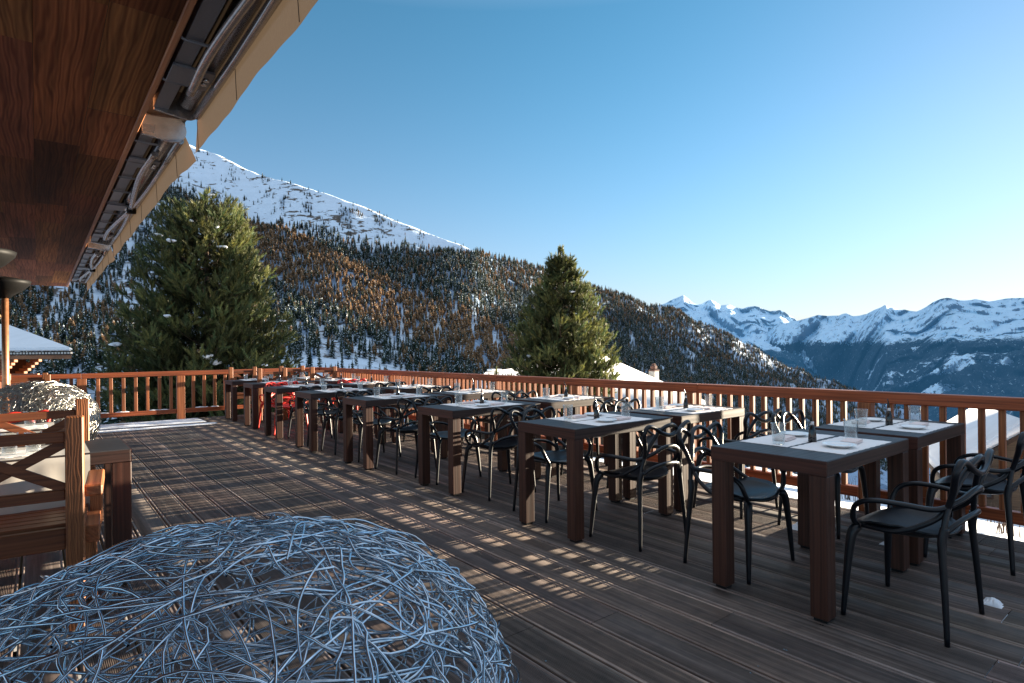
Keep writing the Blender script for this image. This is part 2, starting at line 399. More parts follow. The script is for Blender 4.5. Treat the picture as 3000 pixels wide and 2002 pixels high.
# ================================================================== CURVED PLASTIC CHAIR
def make_chair(name,m):
    t=empty(name)
    S=Matrix.Identity(3)
    # seat shell
    b=B(); nr,na=9,40
    def outl(a):
        x=math.cos(a); y=math.sin(a)
        ex=.235*(abs(x)**.82)*(1 if x>0 else -1)
        ey=(.205*(abs(y)**.75) if y>0 else -.205*(abs(y)**1.0))
        if y<0: ex*=1-.18*abs(y)**2
        return ex,ey
    def zt(x,y,rn): return .437+.012*rn**2 -.030*math.exp(-((x/.14)**2+((y+.03)/.15)**2)) + .018*max(0,rn-.6)*(1 if y<0 else .1) - (.024*max(0,(y-.13)/.08)**2 if y>.13 else 0)+.03*max(0,(abs(x)-.15)/.09)**2*(1 if y<.1 else max(0,1-(y-.1)/.06))
    top=[[b.verts.new((0,0,zt(0,0,0)))]]; bot=[[b.verts.new((0,0,zt(0,0,0)-.02))]]
    for i in range(1,nr+1):
        rn=i/nr; A=[];C=[]
        for k in range(na):
            ex,ey=outl(2*PI*k/na); x,y=ex*rn,ey*rn; z=zt(x,y,rn)
            A.append(b.verts.new((x,y,z))); q=.965 if i==nr else 1
            C.append(b.verts.new((x*q,y*q,z-(.02 if i<nr else .014))))
        top.append(A);bot.append(C)
    for R_,fl in ((top,0),(bot,1)):
        for k in range(na):
            v=[R_[0][0],R_[1][k],R_[1][(k+1)%na]]; b.faces.new(v[::-1] if fl else v)
            for i in range(1,nr):
                v=[R_[i][k],R_[i+1][k],R_[i+1][(k+1)%na],R_[i][(k+1)%na]]; b.faces.new(v[::-1] if fl else v)
    for k in range(na): b.faces.new((top[nr][k],bot[nr][k],bot[nr][(k+1)%na],top[nr][(k+1)%na]))
    for f in b.faces: f.smooth=True
    obj('seat',b,m,t)
    for sx in (-1,1):
        b=B(); P=catmull([(sx*.190,.150,.425),(sx*.222,.168,.40),(sx*.240,.178,.30),(sx*.258,.187,.14),(sx*.272,.194,.0)],5)
        n=len(P); tube(b,P,[.012+.012*min(1,i/3)-.013*max(0,(i-4)/(n-5)) if i>3 else .016+.003*i for i in range(n)],10); obj('leg',b,m,t)
        b=B(); P=catmull([(sx*.205,-.205,.50),(sx*.214,-.196,.44),(sx*.222,-.200,.36),(sx*.236,-.212,.18),(sx*.250,-.222,.0)],5)
        n=len(P); tube(b,P,[.018+.003*min(1,i/4)-.010*i/(n-1) for i in range(n)],10); obj('leg',b,m,t)
    rt=.0118
    # outer hoop: seat side -> waist -> wide shoulder -> dipped top
    h=[(.205,.13,.437),(.236,-.02,.447),(.222,-.13,.50),(.188,-.200,.565),(.205,-.235,.66),(.240,-.255,.740),(.222,-.268,.795),(.165,-.275,.790),(.09,-.280,.750),(0,-.284,.728)]
    P=catmull(h+[(-x,y,z) for x,y,z in h[-2::-1]],6); n=len(P)
    b=B(); tube(b,P,[rt*(.85+.3*math.sin(PI*i/(n-1))) for i in range(n)],9,1.15); obj('backrest',b,m,t)
    # arch: rear legs -> waist -> high arch
    h=[(.212,-.200,.43),(.208,-.204,.51),(.180,-.215,.60),(.135,-.238,.69),(.095,-.262,.755),(.05,-.275,.785),(0,-.280,.795)]
    P=catmull(h+[(-x,y,z) for x,y,z in h[-2::-1]],6); n=len(P)
    b=B(); tube(b,P,[rt*1.08]*n,9,1.1); obj('back_arch',b,m,t)
    # arms wrapping round the back
    h=[(.198,.155,.428),(.236,.160,.475),(.262,.135,.545),(.270,.06,.580),(.258,-.06,.582),(.212,-.175,.575),(.14,-.240,.612),(.06,-.268,.648),(0,-.274,.655)]
    P=catmull(h+[(-x,y,z) for x,y,z in h[-2::-1]],6); n=len(P)
    b=B(); tube(b,P,[rt*1.05]*n,9,1.1); obj('armrest',b,m,t)
    h=[(.208,-.20,.47),(.15,-.235,.515),(.07,-.255,.535),(0,-.262,.540)]
    P=catmull(h+[(-x,y,z) for x,y,z in h[-2::-1]],6)
    b=B(); tube(b,P,rt*.95,8,1.1); obj('back_band',b,m,t)
    return t
chair0=make_chair('curved_armchair',M['plastic']); red0=make_chair('curved_armchair',M['red'])
used={'b':False,'r':False}
def place_chair(x,y,rz,label,group,red=False):
    k='r' if red else 'b'; src=red0 if red else chair0
    o=src if not used[k] else copy_tree(src); used[k]=True
    o.location=(x,y,0); o.rotation_euler=(0,0,rz); tag(o,label,'chair',group)
cr=random.Random(44)
for i,(A,Bp) in enumerate(TPOS):
    if i==7: continue
    for colname,(x,y,r),Lx in (('aisle',A,1.06),('railing',Bp,.95)):
        for side in (0,1):
            cx=x+(.40 if colname=='aisle' else .46)+cr.uniform(-.04,.04)
            red=(i==5 and side==1) or (i==6 and side==0)
            if i==6 and side==1: continue
            if side==0: cy=y-.155+cr.uniform(-.02,.03); rz=cr.uniform(-.06,.06)
            else: cy=y+.608+.085+cr.uniform(-.02,.03); rz=PI+cr.uniform(-.06,.06)
            if i==0 and colname=='aisle' and side==0: cx,cy,rz=3.30,1.012,-.02
            if i==0 and colname=='railing' and side==0: cx,cy,rz=4.515,1.03,.02
            if i==0 and colname=='aisle' and side==1: cx,cy,rz=3.30,1.90,PI+.03
            if i==1 and colname=='aisle' and side==0: cx,cy,rz=3.25,2.64,.0
            if i==1 and colname=='aisle' and side==1: cx,cy,rz=3.235,3.465,PI
            place_chair(cx,cy,rz,'%s loop-back armchair on the %s side of the %s table, %s row'%('red' if red else 'black',('near','far')[side],colname+'-side',ORD[i]),'red plastic armchairs' if red else 'black plastic armchairs',red)
place_chair(-.13,6.38,PI+.1,'red loop-back plastic armchair between the wire balls, behind the left foreground tables','red plastic armchairs',True)

# ================================================================== WOODEN ARMCHAIR WITH X BACK
def make_wchair():
    t=empty('wooden_armchair'); W=.53; h=W/2   # faces +y, back at y=0
    for s in (-1,1):
        b=B(); x=s*(h-.036); box(b,x-.036,x+.036,-.036,.036,0,1.008,.006); obj('post',b,M['ch_z'],t)
        x=s*(h+.036)
        b=B(); box(b,x-.036,x+.036,-.02,.435,.622,.675,.007); obj('armrest',b,M['ch_y'],t)
        b=B(); box(b,x-.028,x+.028,.36,.43,.40,.6245,.006); box(b,x-.05-.0*s,x+.0,.362,.428,0,.399,.004)
        obj('front_leg',b,M['ch_z'],t)
        b=B(); box(b,x-.02 if s<0 else x-.065,x+.065 if s<0 else x+.02,.037,.359,.385,.47,.004); obj('side_rail',b,M['ch_y'],t)
    for z0,z1 in ((.888,.938),(.616,.666)):
        b=B(); box(b,-h+.0725,h-.0725,-.018,.018,z0,z1,.004); obj('back_rail',b,M['ch_x'],t)
    a=h-.074
    b=B(); beam(b,(-a,0.001,.67),(a,0.001,.884),.024,.046,.003); obj('cross_brace',b,M['ch_x'],t)
    b=B(); beam(b,(-a,-.003,.884),(a,-.003,.67),.022,.044,.003); obj('cross_brace',b,M['ch_x'],t)
    b=B(); box(b,-h+.0725,h-.0725,-.02,.02,.385,.485,.004); obj('seat_rail',b,M['ch_x'],t); b=B(); box(b,-h+.03,h-.03,.38,.42,.385,.468,.004); obj('seat_rail',b,M['ch_x'],t)
    b=B()
    for k in range(5): box(b,-h+.0,h-.0,.045+k*.082,.045+k*.082+.076,.4705,.494,.004)
    obj('seat',b,M['ch_x'],t)
    return t
wc=make_wchair()
WC=[(-.092,3.50,-.09,'wooden X-back armchair nearest the camera at the lower left, thick grained post'),
    (.0,4.80,.02,'wooden X-back armchair behind the nearest one, in front of the red chair'),
    (-.11,11.2,.0,'wooden armchair behind the far wire ball at the left, closer of two'),
    (-.13,12.2,PI,'wooden armchair behind the far wire ball at the left, closest to the far railing'),
    (3.30,12.92,PI,'wooden X-back armchair by the far railing, left of two behind the last table row'),
    (4.30,12.92,PI,'wooden X-back armchair in the far deck corner behind the last table row'),
    (3.46,11.50,0,'wooden X-back armchair on the near side of the last aisle table'),
    (4.45,11.50,0,'wooden X-back armchair on the near side of the last railing table')]
for i,(x,y,r,l) in enumerate(WC):
    o=wc if i==0 else copy_tree(wc); o.location=(x,y,0); o.rotation_euler=(0,0,r); tag(o,l,'armchair','wooden X-back armchairs')

# dark tables at the left with cloths
tl=make_table('dining_table',1.17,.565,leg=.09); tl.location=(-.76,3.935,0); tag(tl,'dark wooden table at the lower left in front of the nearest X-back armchair','table')
tl2=copy_tree(tl); tl2.location=(-.87,5.42,0); tag(tl2,'dark wooden table at the left between the red chair and an X-back armchair','table')
def cloth(x0,x1,y0,y1,drop,label):
    b=B(); nx,ny=40,30; z=.7665
    tot=(y1-y0)+drop; g=[]
    for j in range(ny+1):
        s=j/ny*tot; row=[]
        for i in range(nx+1):
            x=x0+(x1-x0)*i/nx
            if s<drop:
                zz=z-(drop-s); f=(drop-s)/drop; yy=y0-.004-.012*f*(1+math.sin(x*31+math.sin(x*9)*2))*.5
            else: zz=z+.0008*math.sin(x*40); yy=y0+(s-drop)
            row.append(b.verts.new((x,yy,zz)))
        g.append(row)
    for j in range(ny):
        for i in range(nx):
            f=b.faces.new((g[j][i],g[j][i+1],g[j+1][i+1],g[j+1][i])); f.smooth=True
    o=obj('tablecloth',b,M['cloth']); tag(o,label,'tablecloth','beige cloths on the left tables')
cloth(-.62,.22,3.934,4.42,.40,'beige grey cloth hanging over the front of the lower left table')
cloth(-.72,.10,5.419,5.90,.40,'beige grey cloth hanging over the front of the table before the red chair')

# ================================================================== TABLE SETTINGS
def make_mat():
    b=B(); nx,ny=36,18; g=[]
    for j in range(ny+1):
        row=[]
        for i in range(nx+1):
            u=i/nx-.5; v=j/ny-.5
            e=.0025*math.sin(u*55)*(abs(v)*2)**6; e2=.0025*math.sin(v*50)*(abs(u)*2)**6
            row.append((u*.605+e2,v*.275+e,.0012+.0009*abs(math.sin(u*23+v*11))))
        g.append(row)
    top=[[b.verts.new(p) for p in r] for r in g]; bot=[[b.verts.new((p[0],p[1],0.0003)) for p in r] for r in g]
    for j in range(ny):
        for i in range(nx):
            f=b.faces.new((top[j][i],top[j][i+1],top[j+1][i+1],top[j+1][i])); f.smooth=True
    for j in range(ny):
        b.faces.new((bot[j][0],top[j][0],top[j+1][0],bot[j+1][0])); b.faces.new((top[j][nx],bot[j][nx],bot[j+1][nx],top[j+1][nx]))
    for i in range(nx):
        b.faces.new((top[0][i],bot[0][i],bot[0][i+1],top[0][i+1])); b.faces.new((bot[ny][i],top[ny][i],top[ny][i+1],bot[ny][i+1]))
    return obj('placemat',b,M['linen'])
def make_plate():
    b=B(); lathe(b,[(0,.0035),(.048,.0035),(.056,.006),(.066,.0125),(.0815,.0165),(.083,.0175),(.0815,.0185),(.066,.0150),(.055,.0085),(.047,.0062),(0,.0060)],40)
    bmesh.ops.recalc_face_normals(b,faces=b.faces); return obj('side_plate',b,M['china'])
def make_napkin():
    t=empty('folded_napkin'); b=B()
    for k,(w,d) in enumerate(((.155,.085),(.15,.082),(.152,.08))):
        z=.0022+k*.0052
        vs=box(b,-w/2+.004*k,w/2,-d/2,d/2-.003*k,z,z+.0046,.0016)
        for v in vs: v.co.z+=.002*noise.noise(Vector((v.co.x*20,v.co.y*20,k)))+.0014
    for f in b.faces: f.smooth=False
    o=obj('fold',b,M['napkin'],t)
    b=B(); P=[Vector((.077,-.04,.0105)),Vector((.077,.037,.0105))]; tube(b,P,.0075,10); obj('rolled_edge',b,M['napkin'],t)
    return t
def make_glass():
    b=B(); lathe(b,[(0,0),(.029,0),(.031,.003),(.0395,.112),(.0395,.1135),(.0375,.1125),(.0295,.012),(.026,.009),(0,.008)],32)
    bmesh.ops.recalc_face_normals(b,faces=b.faces); return obj('tumbler_glass',b,M['glass'])
def make_bottle():
    t=empty('oil_bottle')
    b=B(); lathe(b,[(0,0),(.0215,0),(.0225,.004),(.0205,.04),(.015,.078),(.0105,.092),(.009,.098),(0,.098)],24); obj('body',b,M['darkglass'],t)
    b=B(); lathe(b,[(0,.0975),(.0098,.0975),(.0098,.112),(.006,.116),(0,.116)],16); obj('collar',b,M['steel'],t)
    b=B(); P=catmull([(0,0,.113),(-.004,.001,.135),(-.012,.002,.158),(-.020,.003,.178)],5); tube(b,P,[.0065-.0002*i for i in range(len(P))],10); obj('spout',b,M['darkglass'],t)
    return t
PROTO=dict(mat=make_mat(),plate=make_plate(),nap=make_napkin(),glass=make_glass(),bot=make_bottle()); first=dict.fromkeys(PROTO,True)
def put(k,x,y,z,rz,label,cat,group):
    o=PROTO[k] if first[k] else copy_tree(PROTO[k]); first[k]=False
    o.location=(x,y,z); o.rotation_euler=(0,0,rz); tag(o,label,cat,group)
sr=random.Random(9)
def setting(x,y,r,Lx,where,both=True):
    Z=.7655; cx,cy=(.553,.304) if Lx>1 else (.50,.304)
    def W(a,b_): return (x+a*math.cos(r)-b_*math.sin(r),y+a*math.sin(r)+b_*math.cos(r))
    for side in (0,1):
        s=1 if side==0 else -1; sd=('near','far')[side]
        def Wp(a,b_): return W(cx+s*a,cy+s*b_)
        j=lambda q:sr.uniform(-q,q)
        q=Wp(-.005+j(.01),-.148+j(.006)); put('mat',*q,Z,r+(PI if s<0 else 0)+j(.02),'white cloth placemat on the %s side of the %s'%(sd,where),'placemat','white placemats')
        q=Wp(-.115+j(.015),-.165+j(.01)); put('plate',*q,Z+.0018,j(3),'small white side plate on the %s side of the %s'%(sd,where),'plate','white side plates')
        q=Wp(.062+j(.015),-.150+j(.012)); put('nap',*q,Z+.0018,r+(PI if s<0 else 0)+.1+j(.15),'folded pinkish napkin on the %s side of the %s'%(sd,where),'napkin','folded napkins')
        q=Wp(.225+j(.012),-.085+j(.02)); put('glass',*q,Z+(.0022 if side==0 else .0022),j(3),'clear tumbler on the %s side of the %s'%(sd,where),'glass','clear tumblers')
    q=W(cx-.005+sr.uniform(-.02,.02),cy+.002); put('bot',*q,Z,sr.uniform(-.5,.5),'dark tapered oil bottle with thin spout in the middle of the %s'%where,'bottle','dark oil bottles')
for i,(A,Bp) in enumerate(TPOS):
    setting(*A,1.06,'aisle-side table, %s row'%ORD[i]); setting(*Bp,.95,'railing-side table, %s row'%ORD[i])
# left tables
put('glass',-.02,4.12,.768,0,'clear tumbler on the lower left table, right of two','glass','clear tumblers')
put('glass',-.12,4.16,.768,0,'clear tumbler on the lower left table, left of two','glass','clear tumblers')
put('bot',-.30,4.20,.768,1,'dark oil bottle on the lower left table behind the nearest armchair','bottle','dark oil bottles')
put('glass',-.045,5.66,.768,0,'clear sunlit tumbler on the table before the red chair','glass','clear tumblers')
put('bot',-.22,5.62,.768,0,'dark oil bottle on the table before the red chair','bottle','dark oil bottles')
put('mat',-.25,5.58,.7675,0,'white placemat on the table before the red chair','placemat','white placemats')
put('mat',-.25,4.15,.7675,0,'white placemat on the lower left table','placemat','white placemats')

# ================================================================== WIRE BALLS
def wire_ball(loc,a,c,n,rad,seed,m,label,steps=46,segs=5):
    rg=np.random.default_rng(seed); V=[];Fq=[]
    for s in range(n):
        # start on the shell, random heading, curvature wandering with a few hooks
        th=math.acos(rg.uniform(-.9,1)); ph=rg.uniform(0,2*PI)
        p=Vector((math.sin(th)*math.cos(ph),math.sin(th)*math.sin(ph),math.cos(th)))
        t=p.cross(Vector(rg.normal(size=3))).normalized()
        k=rg.normal()*.55; off=rg.uniform(.95,1.02); pts=[]; ln=rg.uniform(.5,1.9); ds=ln/steps/a
        hook=rg.integers(6,steps) if rg.random()<.75 else -1; wob=rg.uniform(0,6)
        hl=rg.integers(4,10); hs=rg.choice([-1,1]); ll=rg.integers(12,26)
        for i in range(steps):
            kk=k+.7*math.sin(i*.12+wob)+(2.5*math.sin(i*.5+wob) if s%4==0 else 0)
            if hook<=i<hook+hl: kk=hs*2.9/(hl*ds)*.9
            if s%5==0 and 8<i<8+ll: kk=5.5*hs+3*math.sin(i*.4)
            nrm=p
            q=Matrix.Rotation(kk*ds,3,nrm); t=q@t
            p=(p+t*ds).normalized(); t=(t-p*t.dot(p)).normalized()
            dd=off+.022*math.sin(i*.3+wob*2)+.012*math.sin(i*.9+wob)
            pts.append(Vector((p.x*a*dd,p.y*a*dd,p.z*c*dd)))
        base=len(V); prev=p.copy()
        for i,pt in enumerate(pts):
            d=(pts[min(i+1,steps-1)]-pts[max(i-1,0)]).normalized(); s_=d.cross(pt.normalized()).normalized(); u=s_.cross(d)
            for j in range(segs):
                an=2*PI*j/segs; V.append(tuple(pt+(s_*math.cos(an)+u*math.sin(an))*rad))
        for i in range(steps-1):
            for j in range(segs): Fq.append((base+i*segs+j,base+i*segs+(j+1)%segs,base+(i+1)*segs+(j+1)%segs,base+(i+1)*segs+j))
    me=np_mesh('wire_ball',V,Fq,smooth=True); o=obj('wire_ball',me,m); o.location=loc
    tag(o,label,'wire sculpture'); return o
wire_ball((.375,1.575,.43),.69,.415,380,.0031,3,M['wire'],'big flattened ball of tangled galvanised wire in the lower left foreground')
wire_ball((.0,8.9,.50),.60,.48,620,.0028,8,M['wire2'],'glittering ball of tangled wire at the left behind the red chair',40,4)

# ================================================================== ROOF AND AWNINGS
def make_roof():
    t=empty('chalet_roof',(0,0,2.6),0,'overhanging timber roof with reddish brown plank soffit at the upper left','roof')
    def P(n,o_): o_.parent=t; o_.location=(0,0,-2.6); return o_
    r=random.Random(6); V=[];Fq=[];T=[];OF=[]
    x=.44; i=0
    while x>-3.0:
        w=.222; y=-1.4-r.random()
        while y<14.08:
            ye=min(y+r.choice([.9,1.2,1.5,1.9]),14.08); ya=max(y,-1.4)
            if ye>ya:
                k=r.uniform(.55,1.5); tc=(k,k*r.uniform(.86,1.1),k*r.uniform(.8,1.2)); dz=r.uniform(0,.002); b0=len(V); g=.001; of=(r.uniform(-.5,.5),r.uniform(0,30),r.uniform(-.35,.35))
                for (a,b_,z) in ((x-w+g,ya+g,0),(x-g,ya+g,0),(x-g,ye-g,0),(x-w+g,ye-g,0)): V.append((a,b_,2.6+dz+z)); T.append(tc); OF.append((of[0]-a*0-(x-w/2),of[1],of[2]-2.6))
                Fq.append((b0+3,b0+2,b0+1,b0))
            y=ye
        x-=w
    me=np_mesh('soffit',V,Fq,colors=np.array(T),offs=OF); P('soffit',obj('soffit',me,M['soffit']))
    b=B()
    y=-1.4; 
    while y<14.08:
        ye=min(y+2.9,14.08); box(b,.4405,.468,y+.001,ye-.001,2.592,2.70,.003); y=ye
    P('fascia',obj('fascia',b,M['fascia']))
    b=B(); box(b,-3.0,.72,-1.4,14.09,2.72,2.86); box(b,-3.0,.439,-1.4,14.085,2.606,2.719); P('roof_slab',obj('roof_slab',b,M['soil']))
make_roof()
def make_awning(Lg):
    t=empty('folding_awning')
    def P(n,b,m,par=None): 
        o=obj(n,b,m,par or t); return o
    b=B(); box(b,.488,.556,0,Lg,2.604,2.655,.002); P('mounting_bar',b,M['grey'])
    for y in (.55,Lg*.5-.05,Lg-.62):
        b=B(); box(b,.482,.655,y,y+.21,2.590,2.603,.001); box(b,.60,.668,y+.05,y+.155,2.603,2.66,.003)
        br=P('bracket',b,M['grey'])
        b=B()
        for dy in (.07,.12): tube(b,[(.63,y+dy,2.592),(.63,y+dy,2.578)],.013,10)
        P('bolt',b,M['steel'],br)
    y=.18
    while y<Lg-.1:
        b=B(); tube(b,catmull([(.472,y,2.66),(.470,y,2.61),(.485,y,2.594),(.54,y,2.592),(.585,y,2.594),(.6,y,2.60),(.602,y,2.64)],4),.006,7); box(b,.50,.60,y-.008,y+.008,2.5925,2.5975); P('clamp',b,M['grey'])
        y+=.46
    b=B(); tube(b,[(.645,.06,2.655),(.645,Lg-.06,2.655)],.047,18); P('roller_tube',b,M['alu'])
    b=B(); tube(b,[(.69,.03,2.598),(.69,Lg-.03,2.598)],.021,14); P('front_bar',b,M['alu'])
    m_=Lg*.5
    for s in (-1,1):
        ya=m_+s*(m_-.35); b=B()
        tube(b,catmull([(.60,ya,2.585),(.585,ya-s*.5,2.578),(.61,ya-s*1.1,2.575),(.655,ya-s*1.75,2.578)],6),.021,12,.8)
        tube(b,catmull([(.655,ya-s*1.75,2.578),(.672,ya-s*1.2,2.57),(.682,ya-s*.6,2.574),(.685,ya-s*.1,2.585)],6),.017,12,.8)
        P('folding_arm',b,M['alu'])
        b=B(); lathe(b,[(0,-.03),(.034,-.03),(.036,-.02),(.036,.02),(.034,.028),(0,.028)],18,(.662,ya-s*1.78,2.578)); P('elbow_joint',b,M['blackm'])
    for y,s in ((0,1),(Lg,-1)):
        b=B(); prof=[]
        n=10
        pts=[(.49,2.592),(.62,2.575)]+[(.645+.075*math.sin(a),2.65-.078*math.cos(a)) for a in [i/n*PI for i in range(n+1)]]+[(.49,2.71)]
        A=[b.verts.new((p[0],y,p[1])) for p in pts]; C=[b.verts.new((p[0],y+s*.02,p[1])) for p in pts]
        b.faces.new(A); b.faces.new(C[::-1])
        for i in range(len(pts)): b.faces.new((A[i],A[(i+1)%len(pts)],C[(i+1)%len(pts)],C[i]))
        bmesh.ops.recalc_face_normals(b,faces=b.faces); P('end_plate',b,M['alu'])
    # valance
    b=B(); ny,nz=90,8; g=[]
    for i in range(ny+1):
        y=-.10+(Lg+.26)*i/ny; row=[]
        e=max(0,(i/ny-.93)/.07); e0=max(0,(.07-i/ny)/.07)
        for k in range(nz+1):
            f=k/nz; z=2.635-.185*f-.004*f*math.sin(y*7.3)-.0025*f*math.sin(y*21); x=.713+.004*f*math.sin(y*5+1)+.008*f+ .03*e0*f
            row.append(b.verts.new((x,y-(.10*e*(1-f))+(.12*e0*(1-f)),z)))
        g.append(row)
    for i in range(ny):
        for k in range(nz):
            f=b.faces.new((g[i][k],g[i+1][k],g[i+1][k+1],g[i][k+1])); f.smooth=True
    va=P('valance',b,M['fabric'])
    for i in range(8,ny,16):
        b=B(); tube(b,[g_ for g_ in [Vector(((.709+.012*f*math.sin((-.10+(Lg+.26)*i/ny)*5+1)*.33+.008*f-.002),-.10+(Lg+.26)*i/ny,2.634-.185*f)) for f in (0,.25,.5,.75,1)]],.0016,5)
        P('seam',b,M['soil'],va)
    b=B(); g=[[b.verts.new((x,y,z)) for x,z in ((.475,2.712),(.60,2.712),(.713,2.70),(.713,2.634))] for y in (0,Lg)]
    for k in range(3): b.faces.new((g[0][k],g[0][k+1],g[1][k+1],g[1][k]))
    P('cover_fabric',b,M['fabric'])
    return t
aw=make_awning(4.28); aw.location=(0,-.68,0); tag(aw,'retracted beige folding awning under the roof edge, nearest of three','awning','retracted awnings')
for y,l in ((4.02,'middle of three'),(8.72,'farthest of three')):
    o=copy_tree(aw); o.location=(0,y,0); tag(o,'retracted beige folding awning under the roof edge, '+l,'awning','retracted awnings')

# ================================================================== PATIO HEATERS
def heater(loc,ph,label):
    t=empty('patio_heater',loc,0,label,'patio heater','mushroom patio heaters')
    b=B(); tube(b,[(0,0,0.02),(0,0,ph)],.034,20); obj('pole',b,M['copper'],t)
    b=B(); lathe(b,[(0,0),(.24,0),(.25,.01),(.23,.03),(.05,.05),(0,.05)],30); obj('base',b,M['blackm'],t)
    b=B(); lathe(b,[(0,ph-.01),(.05,ph-.01),(.08,ph+.03),(.16,ph+.08),(.235,ph+.16),(.245,ph+.20),(.225,ph+.21),(0,ph+.25)],36); bmesh.ops.recalc_face_normals(b,faces=b.faces); obj('dome',b,M['blackm'],t)
p=bearing(14,840,6.9); heater((p.x,p.y,0),1.98,'patio heater with black dome and copper pole at the left edge, farther of two')
p=bearing(-62,760,4.9); heater((p.x,p.y,0),1.98,'patio heater with black dome cut off by the left edge, nearer of two')

# snow on the deck
def snow_patch(name,cx,cy,lx,ly,h,seed,label,thr=.0):
    b=B(); n=54; g={}
    for j in range(n+1):
        for i in range(n+1):
            u=i/n*2-1; v=j/n*2-1; x=cx+u*lx; y=cy+v*ly
            q=noise.fractal(Vector((x*2.2/max(lx,.3),y*9/max(ly,.3)*.5,seed)),1.0,2.0,4)
            e=1-max(abs(u),abs(v))**3
            z=h*(q*1.2+.45-thr)*e
            g[i,j]=(x,y,z)
    vs={}
    for j in range(n):
        for i in range(n):
            c=[(i,j),(i+1,j),(i+1,j+1),(i,j+1)]
            if max(g[k][2] for k in c)>0:
                for k in c:
                    if k not in vs: vs[k]=b.verts.new((g[k][0],g[k][1],max(.0018,g[k][2]+.002) if g[k][2]>0 else .0))
                f=b.faces.new([vs[k] for k in c]); f.smooth=True
    o=obj(name,b,M['snow']); tag(o,label,'snow',kind=None); return o
snow_patch('snow_patch',.95,12.75,1.55,.42,.02,3.1,'thin crusted snow along the foot of the far railing',.06)
snow_patch('snow_patch',1.3,12.0,1.3,.16,.012,7.7,'narrow streak of thin snow across the far deck boards',.16)
p=Vector((4.35,.62,0))
snow_patch('snow_patch',4.28,1.95,.10,.10,.035,1.3,'crumbled snow lump under the nearest railing table',-.1)
snow_patch('snow_patch',3.72,.78,.038,.042,.028,2.3,'tiny lump of snow on the deck at the lower right',-.2)
snow_patch('snow_patch',4.35,1.42,.06,.07,.02,5.3,'small snow lump beside the legs of the nearest railing table',-.2)
# ================================================================== LANDSCAPE
def interp(x,P):
    return float(np.interp(x,[p[0] for p in P],[p[1] for p in P]))
RIDGE=[(-900,150),(-300,250),(0,310),(300,370),(560,425),(590,440),(640,455),(700,482),(760,508),(830,533),(900,560),(1000,592),(1100,622),(1200,657),(1300,697),(1400,735),(1500,768),(1600,792),(1700,825),(1800,853),(1880,880),(1950,905),(2000,922),(2100,966),(2200,1012),(2300,1060),(2400,1105),(2500,1146),(2600,1180),(2700,1215),(2900,1290)]
D0P=[(-900,110),(900,130),(1500,300),(2000,800),(2600,1400),(2900,1700)]
D1P=[(-900,1300),(600,1250),(1000,1100),(1400,1050),(2000,1800),(2500,2200),(2900,2400)]
BASE=1420.
def hill(px,s,rough=True):
    rp=interp(px,RIDGE)+ (6 if px>1400 else 0); py=BASE+(rp-BASE)*s
    d0,d1=interp(px,D0P),interp(px,D1P); D=d0+(d1-d0)*s**1.25
    p=bearing(px,py,D)
    if rough:
        k=D/1000.
        n=noise.fractal(p*.006,1.,2.,4)*17*k+noise.fractal(Vector((p.x,p.y,0))*.03,1.,2.,3)*2.6*k
        p.z+=n*min(1,(1-s)*9+.42)
    return p,py,D
def fbm(x,y,z): return noise.fractal(Vector((x,y,z)),1.,2.,3)
TREELINE=[(-200,200),(400,150),(600,140),(800,170),(1000,130),(1150,90),(1300,50),(1400,6),(1450,0)]
def cover(px,py,rp):
    up=py-rp; sp=interp(px,TREELINE); n=fbm(px/150.,py/110.,3.); n2=fbm(px/42.,py/75.,9.); n3=fbm(px/30.,py/90.,19.)
    if up<sp: return (.012+.9*max(0,n2-.12)*(1.2 if px>760 else .5)+.5*max(0,(up/sp-.66)*2+n*.6)) if sp>8 else .9
    p=1.15
    if n3<-.22-.3*n: p*=.25
    if px<640 and 600<py<1010: p*=.40 if n<.12 else .8
    if 1055<py<1120 and 820<px<1190: p*=.12
    if 950<py<1060 and 840<px<1230 and n2<-.12: p*=.3
    if py>1120: p*=.6 if n>-.1 else .2
    if px>1350: p=max(p,.92 if n3>-.38 else .5)
    if 700<px<1500 and 660<py<900: p=max(p,.8)
    return p
